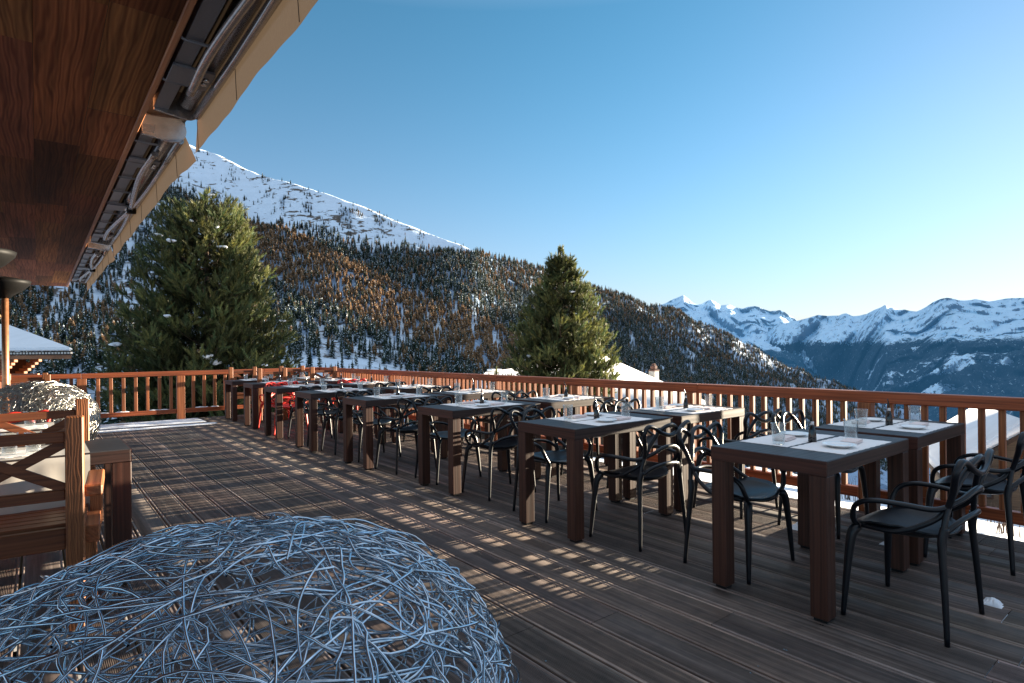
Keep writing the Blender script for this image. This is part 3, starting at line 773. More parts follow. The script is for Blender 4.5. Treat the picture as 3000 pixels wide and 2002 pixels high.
def make_hill():
    V=[];W=330;Hn=150;TN=[]
    pxs=np.linspace(-900,2900,W+1)
    rows=list(np.linspace(0,1,Hn+1))
    for s in rows:
        for px in pxs:
            q,py,_=hill(px,s); V.append(q); rp_=interp(px,RIDGE); c_=max(0,min(1,(cover(px,py,rp_)-.3)/.6)); TN.append((1-.58*c_,1-.50*c_,1-.40*c_))  # tree shade painted into the ground colour where forest cover is dense
    # far side of the ridge falls away
    for e in range(1,7):
        for i,px in enumerate(pxs):
            q=V[Hn*(W+1)+i]; d=Vector((q.x,q.y,0)).normalized(); V.append(Vector((q.x,q.y,q.z))+d*e*90+Vector((0,0,-e*e*14.)))
    n=W+1; Fq=[]
    for j in range(Hn+6):
        for i in range(W): Fq.append((j*n+i,j*n+i+1,(j+1)*n+i+1,(j+1)*n+i))
    TN+=TN[-(W+1):]*6
    me=np_mesh('mountainside',[tuple(v) for v in V],Fq,smooth=True,colors=np.array(TN))
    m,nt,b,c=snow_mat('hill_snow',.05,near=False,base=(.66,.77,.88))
    v=mapping(nt,(.045,.045,.11),rnd=False); n1=N(nt,'ShaderNodeTexNoise',Scale=1.,Detail=9.,Roughness=.68); L(nt,v,n1.inputs['Vector'])
    v=mapping(nt,(.006,.006,.006),rnd=False); n2=N(nt,'ShaderNodeTexNoise',Scale=1.,Detail=3.); L(nt,v,n2.inputs['Vector'])
    a=N(nt,'ShaderNodeMath',operation='MULTIPLY_ADD'); a.inputs[1].default_value=.5; L(nt,n2.outputs['Fac'],a.inputs[0]); L(nt,n1.outputs['Fac'],a.inputs[2])
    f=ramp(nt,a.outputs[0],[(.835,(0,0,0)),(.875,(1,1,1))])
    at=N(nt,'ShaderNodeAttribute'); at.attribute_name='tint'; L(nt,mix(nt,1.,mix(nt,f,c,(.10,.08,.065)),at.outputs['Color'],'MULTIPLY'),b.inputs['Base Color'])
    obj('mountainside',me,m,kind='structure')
make_hill()

# ---------------- distant trees: a few crown variants
def tree_variant(seed,kind,dense=1):
    r=random.Random(seed); V=[];Fq=[];C=[]
    green=lambda: [(.026,.044,.032),(.038,.056,.036),(.018,.032,.028),(.060,.068,.038)][r.randrange(4)]
    brown=lambda: [(.29,.17,.088),(.36,.215,.11),(.24,.145,.08),(.17,.11,.063)][r.randrange(4)]
    col=green if kind=='c' else brown
    def tri(a,b_,c,cc):
        i=len(V); V.extend([a,b_,c]); Fq.append((i,i+1,i+2)); C.extend([cc]*3)
    # trunk
    w=.012
    for k in range(3):
        a=2*PI*k/3; a2=2*PI*(k+1)/3
        tri((w*math.cos(a),w*math.sin(a),0),(w*math.cos(a2),w*math.sin(a2),0),(0,0,.9),(.05,.035,.025))
    tiers=int((11 if kind=='c' else 12)*dense); z0=.10 if kind=='c' else .2
    Rm=r.uniform(.14,.21) if kind=='c' else r.uniform(.14,.19)
    for t in range(tiers):
        f=t/(tiers-1); z=z0+(1-z0)*f*.96
        prof=(1-f)**.75*(.35+.65*min(1,f*5+.45)) if kind=='c' else math.sin(PI*(.18+.8*f))**.8*.95
        Rr=Rm*prof+.012; n=int(5*dense)+r.randrange(2)
        for k in range(n):
            a=2*PI*(k+r.random()*.8)/n; L_=Rr*r.uniform(.65,1.3); hw=r.uniform(.35,.6)*Rr+.012
            dz=r.uniform(-.02,.05) if kind=='l' else r.uniform(-.035,.025)
            tip=(L_*math.cos(a),L_*math.sin(a),z+dz-.01)
            u=(-math.sin(a)*hw,math.cos(a)*hw)
            mid=(L_*.45*math.cos(a),L_*.45*math.sin(a))
            snow=r.random()<(.26 if kind=='c' else .10)
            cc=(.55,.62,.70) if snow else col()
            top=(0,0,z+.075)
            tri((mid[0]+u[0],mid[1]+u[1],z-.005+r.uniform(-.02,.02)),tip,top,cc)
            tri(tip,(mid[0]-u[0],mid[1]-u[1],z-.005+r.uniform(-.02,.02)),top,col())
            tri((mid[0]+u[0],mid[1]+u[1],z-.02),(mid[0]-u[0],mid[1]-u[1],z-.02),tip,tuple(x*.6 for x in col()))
    return np.array(V),np.array(Fq),np.array(C)
m,nt,b=mat('tree_foliage'); at=N(nt,'ShaderNodeAttribute'); at.attribute_name='tint'; L(nt,at.outputs['Color'],b.inputs['Base Color'])
b.inputs['Roughness'].default_value=.85; b.inputs['Specular IOR Level'].default_value=.1; M['tree']=m
VAR={'c':[tree_variant(i,'c') for i in range(10)],'l':[tree_variant(50+i,'l') for i in range(8)]}
VARH={'c':[tree_variant(100+i,'c',1.7) for i in range(8)],'l':[tree_variant(150+i,'l',1.7) for i in range(6)]}
def scatter():
    r=random.Random(12); T=[]
    for _ in range(150000):
        px=r.uniform(-250,2640); s=r.random()**.9
        rp=interp(px,RIDGE); py=BASE+(rp-BASE)*s
        if py>1370: continue
        d0,d1=interp(px,D0P),interp(px,D1P); D=d0+(d1-d0)*s**1.25
        h=13.*F/D
        if r.random()>min(1.1,(16./h)**2)*(BASE-rp)/620.: continue
        up=py-rp; sp=interp(px,TREELINE); p=cover(px,py,rp)
        if r.random()>p: continue
        # larches
        mid=735+(px-760)*.43; lf=.06
        if 690<px<1560 and abs(py-mid)<85-.02*(px-700): lf=.86
        elif px>=1400 and up<90: lf=.30
        elif px<560 and 830<py<1060: lf=.38
        elif 700<px<1500: lf=.16
        k='l' if r.random()<lf else 'c'
        hh=r.uniform(7.5,13.5)*(1.15 if k=='c' else 1.)*(1.1 if py>900 else 1)
        if up<sp*.7 and sp>8: hh*=r.uniform(.25,.75)
        T.append((px,s,k,hh,D,h))
    return T
TR=scatter()
TR.sort(key=lambda q:-q[3]/q[4])
def base_of(px,s): 
    p=hill(px,s)[0]; p.z-=.4; return p
cnt={'c':0,'l':0}; rest=[]
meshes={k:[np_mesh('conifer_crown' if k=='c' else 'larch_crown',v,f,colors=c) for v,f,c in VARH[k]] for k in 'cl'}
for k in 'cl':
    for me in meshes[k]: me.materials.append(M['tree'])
tr=random.Random(77)
for (px,s,k,hh,D,h) in TR:
    if cnt[k]<(300 if k=='c' else 200) and -150<px<2600:
        nm,lab,cat,gr=(('conifer_tree','dark snow-dusted conifer standing in the forest on the snowy mountainside','conifer','conifers on the mountainside') if k=='c' else
                       ('larch_tree','leafless orange brown larch standing in the forest on the mountainside','larch','larches on the mountainside'))
        o=obj(nm,tr.choice(meshes[k])); o.location=base_of(px,s); w=hh*tr.uniform(.85,1.25); o.scale=(w,w,hh); o.rotation_euler=(0,0,tr.uniform(0,6.28))
        tag(o,lab,cat,gr); cnt[k]+=1
    else: rest.append((px,s,k,hh))
def forest(kind,name,label,cat):
    Vs=[];Fs=[];Cs=[];off=0
    for (px,s,k,hh) in rest:
        if k!=kind: continue
        v,f,c=VAR[k][tr.randrange(len(VAR[k]))]; p=base_of(px,s); a=tr.uniform(0,6.28); w=hh*tr.uniform(.8,1.15)
        ca,sa=math.cos(a)*w,math.sin(a)*w
        q=np.empty_like(v); q[:,0]=v[:,0]*ca-v[:,1]*sa+p.x; q[:,1]=v[:,0]*sa+v[:,1]*ca+p.y; q[:,2]=v[:,2]*hh+p.z
        Vs.append(q);Fs.append(f+off);Cs.append(np.clip(c*tr.uniform(.7,1.3),0,.7)); off+=len(v)
    me=np_mesh(name,np.concatenate(Vs),np.concatenate(Fs),colors=np.concatenate(Cs))
    o=obj(name,me,M['tree']); tag(o,label,cat,kind='stuff')
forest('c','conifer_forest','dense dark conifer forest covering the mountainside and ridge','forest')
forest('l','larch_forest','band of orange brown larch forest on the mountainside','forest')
print('trees',len(TR),cnt)

# ---------------- distant ranges
def ridged(p,o=6):
    a=1.;f=1.;t=0.;w=1.
    for _ in range(o):
        n=1-abs(noise.noise(p*f)); n*=n; t+=n*a*w; w=min(1,max(0,n*1.6)); f*=2.05; a*=.5
    return t
def mountain_mat(name,tree_z,tw,seed,haze):
    m,nt,b=mat(name)
    geo=nt.nodes.new('ShaderNodeNewGeometry'); sep=nt.nodes.new('ShaderNodeSeparateXYZ'); L(nt,geo.outputs['Position'],sep.inputs[0])
    nz=nt.nodes.new('ShaderNodeSeparateXYZ'); L(nt,geo.outputs['Normal'],nz.inputs[0])
    def tx(s3,det=8.,ro=.62):
        mp=nt.nodes.new('ShaderNodeMapping'); mp.inputs['Scale'].default_value=s3; mp.inputs['Location'].default_value=(seed,seed*2,seed); L(nt,geo.outputs['Position'],mp.inputs['Vector'])
        n=N(nt,'ShaderNodeTexNoise',Scale=1.,Detail=det,Roughness=ro); L(nt,mp.outputs[0],n.inputs['Vector']); return n.outputs['Fac']
    def math_(op,a,b_,c_=None):
        n=N(nt,'ShaderNodeMath',operation=op)
        for i,q in enumerate((a,b_,c_)):
            if q is None: continue
            if isinstance(q,(int,float)): n.inputs[i].default_value=q
            else: L(nt,q,n.inputs[i])
        return n.outputs[0]
    big=tx((.0011,.0011,.0018)); mid=tx((.0085,.0085,.006),10.,.74); fine=tx((.03,.03,.012),6.,.7)
    # rock showing on steep faces
    st=math_('MULTIPLY_ADD',nz.outputs[2],-1.0,1.0)
    rk=math_('ADD',math_('MULTIPLY',st,.16),math_('MULTIPLY_ADD',fine,.42,math_('MULTIPLY',mid,.85)))
    rock=ramp(nt,rk,[(.715,(0,0,0)),(.765,(1,1,1))])
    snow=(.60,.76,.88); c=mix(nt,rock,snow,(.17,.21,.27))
    # forest below the tree line, broken by clearings
    hz=math_('DIVIDE',math_('SUBTRACT',sep.outputs[2],tree_z),tw)
    tl=math_('ADD',hz,math_('MULTIPLY_ADD',fine,-1.6,.8)); tl=math_('ADD',tl,math_('MULTIPLY_ADD',mid,-3.,1.5))
    fo=ramp(nt,tl,[(.30,(1,1,1)),(.62,(0,0,0))])
    cl=math_('ADD',big,math_('MULTIPLY',mid,.45)); clr=ramp(nt,cl,[(.815,(1,1,1)),(.825,(0,0,0))])
    fs=ramp(nt,fine,[(.60,(1,1,1)),(.66,(.25,.25,.25))])
    fo=mix(nt,1.,mix(nt,1.,fo,clr,'MULTIPLY'),fs,'MULTIPLY')
    fc=ramp(nt,mid,[(.35,(.016,.024,.036)),(.65,(.036,.05,.066))])
    c=mix(nt,fo,c,fc)
    L(nt,c,b.inputs['Base Color']); b.inputs['Roughness'].default_value=.9; b.inputs['Specular IOR Level'].default_value=.05
    bump(nt,b,math_('ADD',mid,math_('MULTIPLY',fine,.35)),.8,60.)
    # aerial haze of the distance, painted as an even blue glow
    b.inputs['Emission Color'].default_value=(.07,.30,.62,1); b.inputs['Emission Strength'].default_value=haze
    return m
def range_(name,prof,px0,px1,Db,Dr,pyb,W,Hn,amp,seed,m,fs):
    V=[]
    for j in range(Hn+1):
        s=j/Hn
        for i in range(W+1):
            px=px0+(px1-px0)*i/W; rp=interp(px,prof); py=pyb+(rp-pyb)*s
            db=interp(px,Db) if isinstance(Db,list) else Db; dr=interp(px,Dr) if isinstance(Dr,list) else Dr
            D=db+(dr-db)*s**1.15
            p=bearing(px,py,D); q=Vector((p.x*fs,p.y*fs,seed))
            e=(ridged(q)-1.)*amp*math.sin(PI*min(1,s*.93+.03))**.6*(.35+.65*(1-s))
            if s<1: p.z+=e
            d=Vector((p.x,p.y,0)).normalized(); p+=d*(ridged(q+Vector((5,9,2)),4)-1.)*amp*1.6*(1-.0*s)
            V.append(p)
    for e in range(1,5):
        for i in range(W+1):
            q=V[Hn*(W+1)+i]; d=Vector((q.x,q.y,0)).normalized(); V.append(q+d*e*500-Vector((0,0,e*e*90)))
    n=W+1; Fq=[(j*n+i,j*n+i+1,(j+1)*n+i+1,(j+1)*n+i) for j in range(Hn+4) for i in range(W)]
    me=np_mesh(name,[tuple(v) for v in V],Fq,smooth=True); obj(name,me,m,kind='structure')
PA=[(1700,905),(1850,900),(1925,897),(1951,890),(1975,878),(2003,866),(2016,876),(2033,889),(2054,890),(2068,882),(2083,879),(2098,887),(2111,896),(2128,893),(2139,891),(2158,899),(2176,905),(2192,899),(2211,896),(2232,902),(2256,912),(2272,910),(2286,908),(2299,915),(2312,925),(2326,932),(2340,944),(2380,975),(2440,1030),(2500,1090),(2560,1140)]
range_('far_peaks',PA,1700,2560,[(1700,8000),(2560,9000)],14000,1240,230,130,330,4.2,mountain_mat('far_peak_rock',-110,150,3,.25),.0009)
PB=[(2250,960),(2320,942),(2340,940),(2354,936),(2368,933),(2396,923),(2425,925),(2457,924),(2468,919),(2480,917),(2499,926),(2520,923),(2541,917),(2565,905),(2582,899),(2593,892),(2606,898),(2640,908),(2650,907),(2686,914),(2710,903),(2733,889),(2755,880),(2775,874),(2790,875),(2813,878),(2860,876),(2906,880),(2953,874),(3000,871),(3200,860),(3500,850),(3900,900)]
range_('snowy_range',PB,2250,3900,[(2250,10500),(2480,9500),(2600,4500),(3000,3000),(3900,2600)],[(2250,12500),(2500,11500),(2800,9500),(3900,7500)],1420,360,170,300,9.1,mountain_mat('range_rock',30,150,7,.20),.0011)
# unseen ridge added beyond the right edge to shade the foot of the mountainside
def shade_ridge():
    V=[];xs=np.linspace(3700,5300,41); ys=np.linspace(-470,760,75)
    for y in ys:
        e=max(0,min(1,(y+378)/50.)); e=e*e*(3-2*e)
        for x in xs:
            k=max(0,1-abs(x-4500)/700.)*max(0,min(1,(.165*x-y)/60.)); n=noise.fractal(Vector((x*.004,y*.004,5)),1.,2.,4)
            V.append((x,y,-900+(900+370+n*10*(1 if y>-260 else .3))*(k**.8)*e if k>0 else -900))
    n=len(xs); Fq=[(j*n+i,j*n+i+1,(j+1)*n+i+1,(j+1)*n+i) for j in range(len(ys)-1) for i in range(n-1)]
    obj('shade_ridge',np_mesh('shade_ridge',V,Fq,smooth=True),M['snow'],kind='structure')
shade_ridge()
# valley floor out to the horizon
b=B(); 
vs=[b.verts.new((x,y,-900)) for x,y in ((-40000,-40000),(40000,-40000),(40000,40000),(-40000,40000))]; b.faces.new(vs)
obj('valley_ground',b,M['snow'],kind='structure')

# near snowy ground falling away round the terrace
def near_ground():
    V=[];W=150
    def z(x,y):
        dx=max(0,x-5.2); dy=max(0,y-13.4); d=math.hypot(dx,dy*1.2)
        n=noise.fractal(Vector((x*.12,y*.12,2)),1.,2.,4)
        return -.42-.205*d-.0002*d*d+n*min(1.5,.10+.03*d)
    xs=[-90+ i for i in range(0,80,4)]+[-10+i*.8 for i in range(0,70)]+[46+i*3.2 for i in range(0,40)]
    ys=[-60+i*4 for i in range(0,14)]+[-4+i*.8 for i in range(0,70)]+[52+i*3.2 for i in range(0,40)]
    n=len(xs)
    for y in ys:
        for x in xs: V.append((x,y,z(x,y) if (x>5.2 or y>13.3) else z(x,y)-0.3))
    Fq=[(j*n+i,j*n+i+1,(j+1)*n+i+1,(j+1)*n+i) for j in range(len(ys)-1) for i in range(n-1)]
    me=np_mesh('snow_ground',V,Fq,smooth=True); obj('snow_ground',me,snow_mat('ground_snow',1.2)[0],kind='structure')
    return z
GZ=near_ground()

# ================================================================== CHALETS
def gable(name,label,c,rz,w,l,eave,ridge,zb,wallm,roofm=True,over=.5,snow=.22):
    """w across, l along the ridge (local y); heights absolute"""
    t=empty(name,(c[0],c[1],0),rz,label,'chalet')
    b=B(); P=[(-w/2,zb),(w/2,zb),(w/2,eave),(0,ridge),(-w/2,eave)]
    A=[b.verts.new((x,-l/2,z)) for x,z in P]; C=[b.verts.new((x,l/2,z)) for x,z in P]
    b.faces.new(A); b.faces.new(C[::-1])
    for i in (0,1,4): b.faces.new((A[i],C[i],C[(i+1)%5],A[(i+1)%5]))
    bmesh.ops.recalc_face_normals(b,faces=b.faces); obj('wall',b,wallm,t)
    sl=(ridge-eave)/(w/2); ow=w/2+over; ze=eave-sl*over
    for nm,dz,th,mm,ex in (('roof',.03,.12,M['chalet_dk'],0),('roof_snow',.155,snow,M['roofsnow'],-.04)):
        b=B(); 
        prof=[(-ow-ex*-1,ze+dz),(0,ridge+dz),(ow+ex,ze+dz),(ow+ex,ze+dz+th),(0,ridge+dz+th),(-ow-ex*-1,ze+dz+th)]
        A=[b.verts.new((x,-l/2-over,z)) for x,z in prof]; C=[b.verts.new((x,l/2+over,z)) for x,z in prof]
        b.faces.new(A[:2]+A[4:]) ; b.faces.new(A[1:5]); b.faces.new((C[:2]+C[4:])[::-1]); b.faces.new(C[1:5][::-1])
        for i in range(6): b.faces.new((A[i],C[i],C[(i+1)%6],A[(i+1)%6]))
        bmesh.ops.recalc_face_normals(b,faces=b.faces)
        if nm=='roof_snow':
            bmesh.ops.bevel(b,geom=[e for e in b.edges if e.calc_face_angle(0)>.5],offset=.07,segments=3,affect='EDGES')
            for f in b.faces: f.smooth=True
        obj(nm,b,mm,t)
    return t
def chimney(t,x,y,z0,z1,s=.28):
    b=B(); box(b,x-s,x+s,y-s,y+s,z0,z1,.02); c=obj('chimney',b,M['white_wall'],t)
    b=B(); box(b,x-s*1.15,x+s*1.15,y-s*1.15,y+s*1.15,z1,z1+.07,.01); box(b,x-s*.7,x+s*.7,y-s*.7,y+s*.7,z1+.071,z1+.30,.05); box(b,x-s*.9,x+s*.9,y-s*.9,y+s*.9,z1+.30,z1+.38,.03); obj('cap',b,M['cap'],c)
# big white roof in the middle distance behind the second pine
def roof_poly(name,label,pts,th,wallz):
    """snow covered roof plane given by world corner points, with walls under it"""
    t=empty(name,pts[0],0,label,'chalet'); o0=Vector(pts[0])
    P=[Vector(p)-o0 for p in pts]
    for nm,dz,h,mm,sc_ in (('roof_snow',0,th,M['roofsnow'],1.),('roof',-.14,.135,M['chalet_dk'],1.02)):
        b=B(); c=sum(P,Vector())/len(P)
        Q=[c+(p-c)*sc_ for p in P]
        A=[b.verts.new(p+Vector((0,0,dz+h))) for p in Q]; C=[b.verts.new(p+Vector((0,0,dz))) for p in Q]
        b.faces.new(A); b.faces.new(C[::-1])
        for i in range(len(P)): b.faces.new((A[i],C[i],C[(i+1)%len(P)],A[(i+1)%len(P)]))
        bmesh.ops.recalc_face_normals(b,faces=b.faces)
        if nm=='roof_snow':
            bmesh.ops.bevel(b,geom=list(b.edges),offset=.1,segments=3,affect='EDGES')
            for f in b.faces: f.smooth=True
        obj(nm,b,mm,t)
    b=B(); c=sum(P,Vector())/len(P); Q=[c+(p-c)*.88 for p in P]
    A=[b.verts.new(p-Vector((0,0,.15))) for p in Q]; C=[b.verts.new(Vector((p.x,p.y,wallz-o0.z))) for p in Q]
    b.faces.new(A); b.faces.new(C[::-1])
    for i in range(len(P)): b.faces.new((A[i],C[i],C[(i+1)%len(P)],A[(i+1)%len(P)]))
    bmesh.ops.recalc_face_normals(b,faces=b.faces); obj('wall',b,M['hut'],t)
    return t,o0
pts=[bearing(1300,1100,50),bearing(1360,1105,44),bearing(1330,1250,27),bearing(2075,1188,25),bearing(1775,1050,36),bearing(1600,1062,44)]
pts=[bearing(1775,1052,38),bearing(1420,1100,46),bearing(1290,1230,27),bearing(2085,1196,24)]
t,o0=roof_poly('snowy_chalet','chalet below the railing with a broad snow-covered roof, behind the second pine',pts,.25,-7)
p=bearing(1916,1122,31)-o0; 
b=B(); s=.19; box(b,p.x-s,p.x+s,p.y-s,p.y+s,p.z-1.2,p.z+.62,.02); c=obj('chimney',b,M['white_wall'],t)
b=B(); box(b,p.x-s*1.1,p.x+s*1.1,p.y-s*1.1,p.y+s*1.1,p.z+.62,p.z+.69,.01); box(b,p.x-s*.8,p.x+s*.8,p.y-s*.8,p.y+s*.8,p.z+.691,p.z+.93,.06); box(b,p.x-s*.5,p.x+s*.5,p.y-s*.5,p.y+s*.5,p.z+.93,p.z+1.02,.04); obj('cap',b,M['cap'],c)
p=bearing(1449,1118,45)-o0
b=B(); box(b,p.x-.42,p.x+.42,p.y-.3,p.y+.3,p.z-1,p.z+.82,.02); c=obj('chimney',b,M['white_wall'],t)
b=B(); box(b,p.x-.47,p.x+.47,p.y-.35,p.y+.35,p.z+.82,p.z+.95,.03); obj('snow_cap',b,M['roofsnow'],c)

# small hut at the right
def hut():
    c=bearing(2925,1300,19.0); ang=R(-66)
    t=gable('timber_hut','weathered timber hut with thick snow on its gable roof, seen through the railing at right',(c.x,c.y),ang,3.0,4.4,-2.45,-1.32,-4.4,M['hut'],over=.42,snow=.36)
    for x in (-.95,.55):
        b=B(); box(b,x-.33,x+.33,-2.23,-2.19,-3.25,-2.6,.01); f=obj('window',b,M['chalet_dk'],t)
        b=B(); box(b,x-.27,x-.02,-2.245,-2.231,-3.19,-2.66); box(b,x+.02,x+.27,-2.245,-2.231,-3.19,-2.66); obj('pane',b,M['pane'],f)
hut()
# chalet at the left
def left_chalet():
    D=24.; e=bearing(213,1030,D); 
    t=empty('log_chalet',e,0,'log chalet at the left edge with snow-covered roof and carved balcony','chalet')
    dr=(bearing(0,1028,D)-e); dr.z=0; dr.normalize(); bk=Vector((e.x,e.y,0)).normalized(); bk=(bk+dr*.25).normalized()
    def X(a,b_,z): return dr*a+bk*b_+Vector((0,0,z))
    def prism(nm,pts,th,m,par=None,bev=0):
        b=B(); A=[b.verts.new(X(*p)) for p in pts]; C=[b.verts.new(X(*p)+bk*th) for p in pts]
        b.faces.new(A); b.faces.new(C[::-1]); n=len(pts)
        for i in range(n): b.faces.new((A[i],C[i],C[(i+1)%n],A[(i+1)%n]))
        bmesh.ops.recalc_face_normals(b,faces=b.faces)
        if bev: bmesh.ops.bevel(b,geom=list(b.edges),offset=bev,segments=2,affect='EDGES')
        return obj(nm,b,m,par or t)
    k=D/F
    # roof: snow slope rising towards the ridge off to the left, seen from the eave end
    b=B(); P=[X(0,0,.02),X(9,0,.02),bearing(-500,948,28)-e,bearing(24,958,28)-e]
    A=[b.verts.new(p+Vector((0,0,.14))) for p in P]; C=[b.verts.new(p) for p in P]
    b.faces.new(A); b.faces.new(C[::-1])
    for i in range(4): b.faces.new((A[i],C[i],C[(i+1)%4],A[(i+1)%4]))
    bmesh.ops.recalc_face_normals(b,faces=b.faces); bmesh.ops.bevel(b,geom=list(b.edges),offset=.05,segments=2,affect='EDGES'); obj('roof_snow',b,M['roofsnow'],t)
    prism('roof',[(.0,.0,-.14),(9,0,-.14),(9,0,.015),(0,0,.015)],5.,M['chalet_dk'])
    b=B()
    for i in range(60):
        p=X(.05+i*.13,-.012,-.06); bmesh.ops.create_cube(b,size=.07,matrix=Matrix.Translation(p))
    obj('eave_trim',b,M['white_wall'],t)
    prism('fascia',[(.04,.06,-.30),(9,.06,-.30),(9,.06,-.145),(.04,.06,-.145)],.10,M['fascia'])
    b=B()
    for i in range(6):
        z=-.31-i*.13; a=1.0+i*.2
        beam(b,X(2.2+i*.12,.8,z-.06),X(9,.8,z-.06),.2,.122,.02)
    for i in range(8): 
        z=-.31-i*.13; beam(b,X(.9+i*.16,2.4,z-.06),X(1.3+i*.16,2.4,z-.06),.2,.122,.02)
    obj('log_wall',b,M['chalet'],t)
    prism('wall',[(1.5,2.5,-3.5),(9,2.5,-3.5),(9,2.5,-.3),(1.5,2.5,-.3)],4,M['chalet_dk'])
    b=B(); beam(b,X(1.35,.3,-.93),X(9,.3,-.93),.1,.07); beam(b,X(1.3,.3,-1.35),X(9,.3,-1.35),.1,.1); obj('balcony_rail',b,M['rail'],t)
    a=1.45
    while a<8:
        b=B(); beam(b,X(a,.3,-1.3),X(a,.3,-.97),.07,.05); obj('baluster',b,M['rail_z'],t); a+=.135
    prism('balcony_floor',[(1.2,.2,-1.6),(9,.2,-1.6),(9,.2,-1.42),(1.2,.2,-1.42)],2.3,M['chalet'])
left_chalet()

# unseen building added beyond the right edge to shade the deck's right corner
ne=gable('shade_chalet','unseen timber chalet added beyond the right edge to shade the deck',(20.5,-4.3),0,7.0,8.8,2.0,3.6,-6,M['chalet'],over=.0)

# ================================================================== PINES
def pine(name,label,loc,H,zc,prof,ntuft,seed,needle=.15,wid=.016,tl=.34):
    """prof: list of (z,radius) of the crown, z relative to loc"""
    rg=np.random.default_rng(seed); r=random.Random(seed)
    t=empty(name,loc,0,label,'pine tree')
    b=B(); ztop=prof[-1][0]; zb=prof[0][0]
    tube(b,[(0,0,zb-1.5),(0.03,0,(zb+ztop)/2),(0,.02,ztop-.3)],[.20,.12,.02],10); obj('trunk',b,M['bark'],t)
    rad=lambda z: interp(z,prof)
    # limbs in whorls; foliage brushes along them
    tufts=[]; b=B(); z=zb+.1; 
    while z<ztop-.62:
        Rz=rad(z); nb=max(5,int(6+Rz*3.4))
        for k in range(nb):
            a=2*PI*(k+r.random())/nb; ln=Rz*(r.uniform(.72,1.08) if r.random()<.85 else r.uniform(1.05,1.22))
            rise=.10+.55*((z-zb)/(ztop-zb))+r.uniform(-.1,.1)
            zz=z+r.uniform(-.12,.12)
            pts=[]
            for i in range(6):
                f=i/5; pts.append(Vector((math.cos(a)*ln*f,math.sin(a)*ln*f,zz-rise*ln*.45+ln*(rise*f*.6+.22*f*f-.12*f))))
            if ln>.5 and r.random()<.6: tube(b,pts,[.028*(1-.8*i/5) for i in range(6)],4)
            m_=max(2,int(ln*2.6)); shade=r.uniform(.55,1.25)
            for i in range(m_+1):
                f=.34+.66*i/m_
                j=min(4,int(f*5)); g=f*5-j; p=pts[j].lerp(pts[j+1],g)
                ntw=(2 if i<m_ else 3)
                for q in range(ntw):
                    sd=(1 if q%2 else -1)*(0 if q==2 else 1)
                    out=Vector((math.cos(a)-sd*math.sin(a)*.8,math.sin(a)+sd*math.cos(a)*.8,.25)).normalized()
                    tw=p+out*(.10+.16*min(1.5,ln*.5))*(1.25-.5*f)*r.uniform(.5,1.3)+Vector((0,0,r.uniform(-.06,.06)))
                    for w_ in range(3):
                        d=out*.55+Vector((0,0,.80))+Vector(rg.normal(size=3))*.42
                        tufts.append((tw+Vector(rg.normal(size=3))*.055,d.normalized(),f,shade))
        z+=.23+.06*r.random()
    # leader shoots
    for k in range(16):
        a=r.random()*6.28; q=r.random()*rad(ztop-.5)*.8; tufts.append((Vector((math.cos(a)*q,math.sin(a)*q,ztop-.35-q*.9+r.uniform(-.1,.1))),Vector((rg.normal()*.12,rg.normal()*.12,1)).normalized(),1.,1.))
    for k in range(9): tufts.append((Vector((rg.normal()*.03,rg.normal()*.03,ztop-.3-k*.11)),Vector((rg.normal()*.2,rg.normal()*.2,1)).normalized(),1.,1.))
    print('tufts',len(tufts))
    if len(tufts)>ntuft: r.shuffle(tufts); tufts=tufts[:ntuft]
    obj('limbs',b,M['bark'],t)
    nT=len(tufts); K=40; Sh=np.array([x[3] for x in tufts])
    P=np.array([tuple(x[0]) for x in tufts]); Dr=np.array([tuple(x[1]) for x in tufts]); Fr=np.array([x[2] for x in tufts])
    ref=np.where(np.abs(Dr[:,2:3])<.9,np.array([[0,0,1.]]),np.array([[1.,0,0]]))
    U=np.cross(Dr,ref); U/=np.linalg.norm(U,axis=1,keepdims=True); W_=np.cross(Dr,U)
    s=rg.random((nT,K)); an=rg.random((nT,K))*2*np.pi; spread=rg.uniform(.25,.62,(nT,K))*(1.2-.6*s)
    tlen=tl*rg.uniform(.7,1.25,(nT,1))
    base=P[:,None,:]+Dr[:,None,:]*(s*tlen)[...,None]
    rad_=(U[:,None,:]*np.cos(an)[...,None]+W_[:,None,:]*np.sin(an)[...,None])
    nd=Dr[:,None,:]*np.cos(spread)[...,None]+rad_*np.sin(spread)[...,None]
    side=np.cross(nd,Dr[:,None,:]+rg.normal(size=(nT,K,3))*.5); side/=np.linalg.norm(side,axis=2,keepdims=True)+1e-9
    nl=needle*rg.uniform(.7,1.2,(nT,K))[...,None]
    v0=base-side*wid/2; v1=base+side*wid/2; v2=base+nd*nl
    Vv=np.stack([v0,v1,v2],2).reshape(-1,3); Fc=np.arange(len(Vv)).reshape(-1,3)
    tc=rg.uniform(.6,1.3,(nT,1,1,1))*np.array([1,1,1.])
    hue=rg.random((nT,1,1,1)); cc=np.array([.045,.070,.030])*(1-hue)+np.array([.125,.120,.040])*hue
    cc=cc*tc*(.16+.84*Fr[:,None,None,None]**1.6)*Sh[:,None,None,None]; cc=np.broadcast_to(cc,(nT,K,3,3)).copy(); cc[:,:,2,:]*=1.35; cc*=rg.uniform(.8,1.2,(nT,K,1,1))  # inner brushes coloured darker, painting the shade inside the crown
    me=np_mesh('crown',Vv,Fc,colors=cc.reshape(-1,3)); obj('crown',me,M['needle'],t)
    # lumps of snow resting on the outer foliage
    outer=[x for x in tufts if x[2]>.8 and x[0].z>-.2 and (Vector((x[0].x,x[0].y,0)).dot(Vector((-loc[0],-loc[1],0)).normalized())>0)]
    r.shuffle(outer)
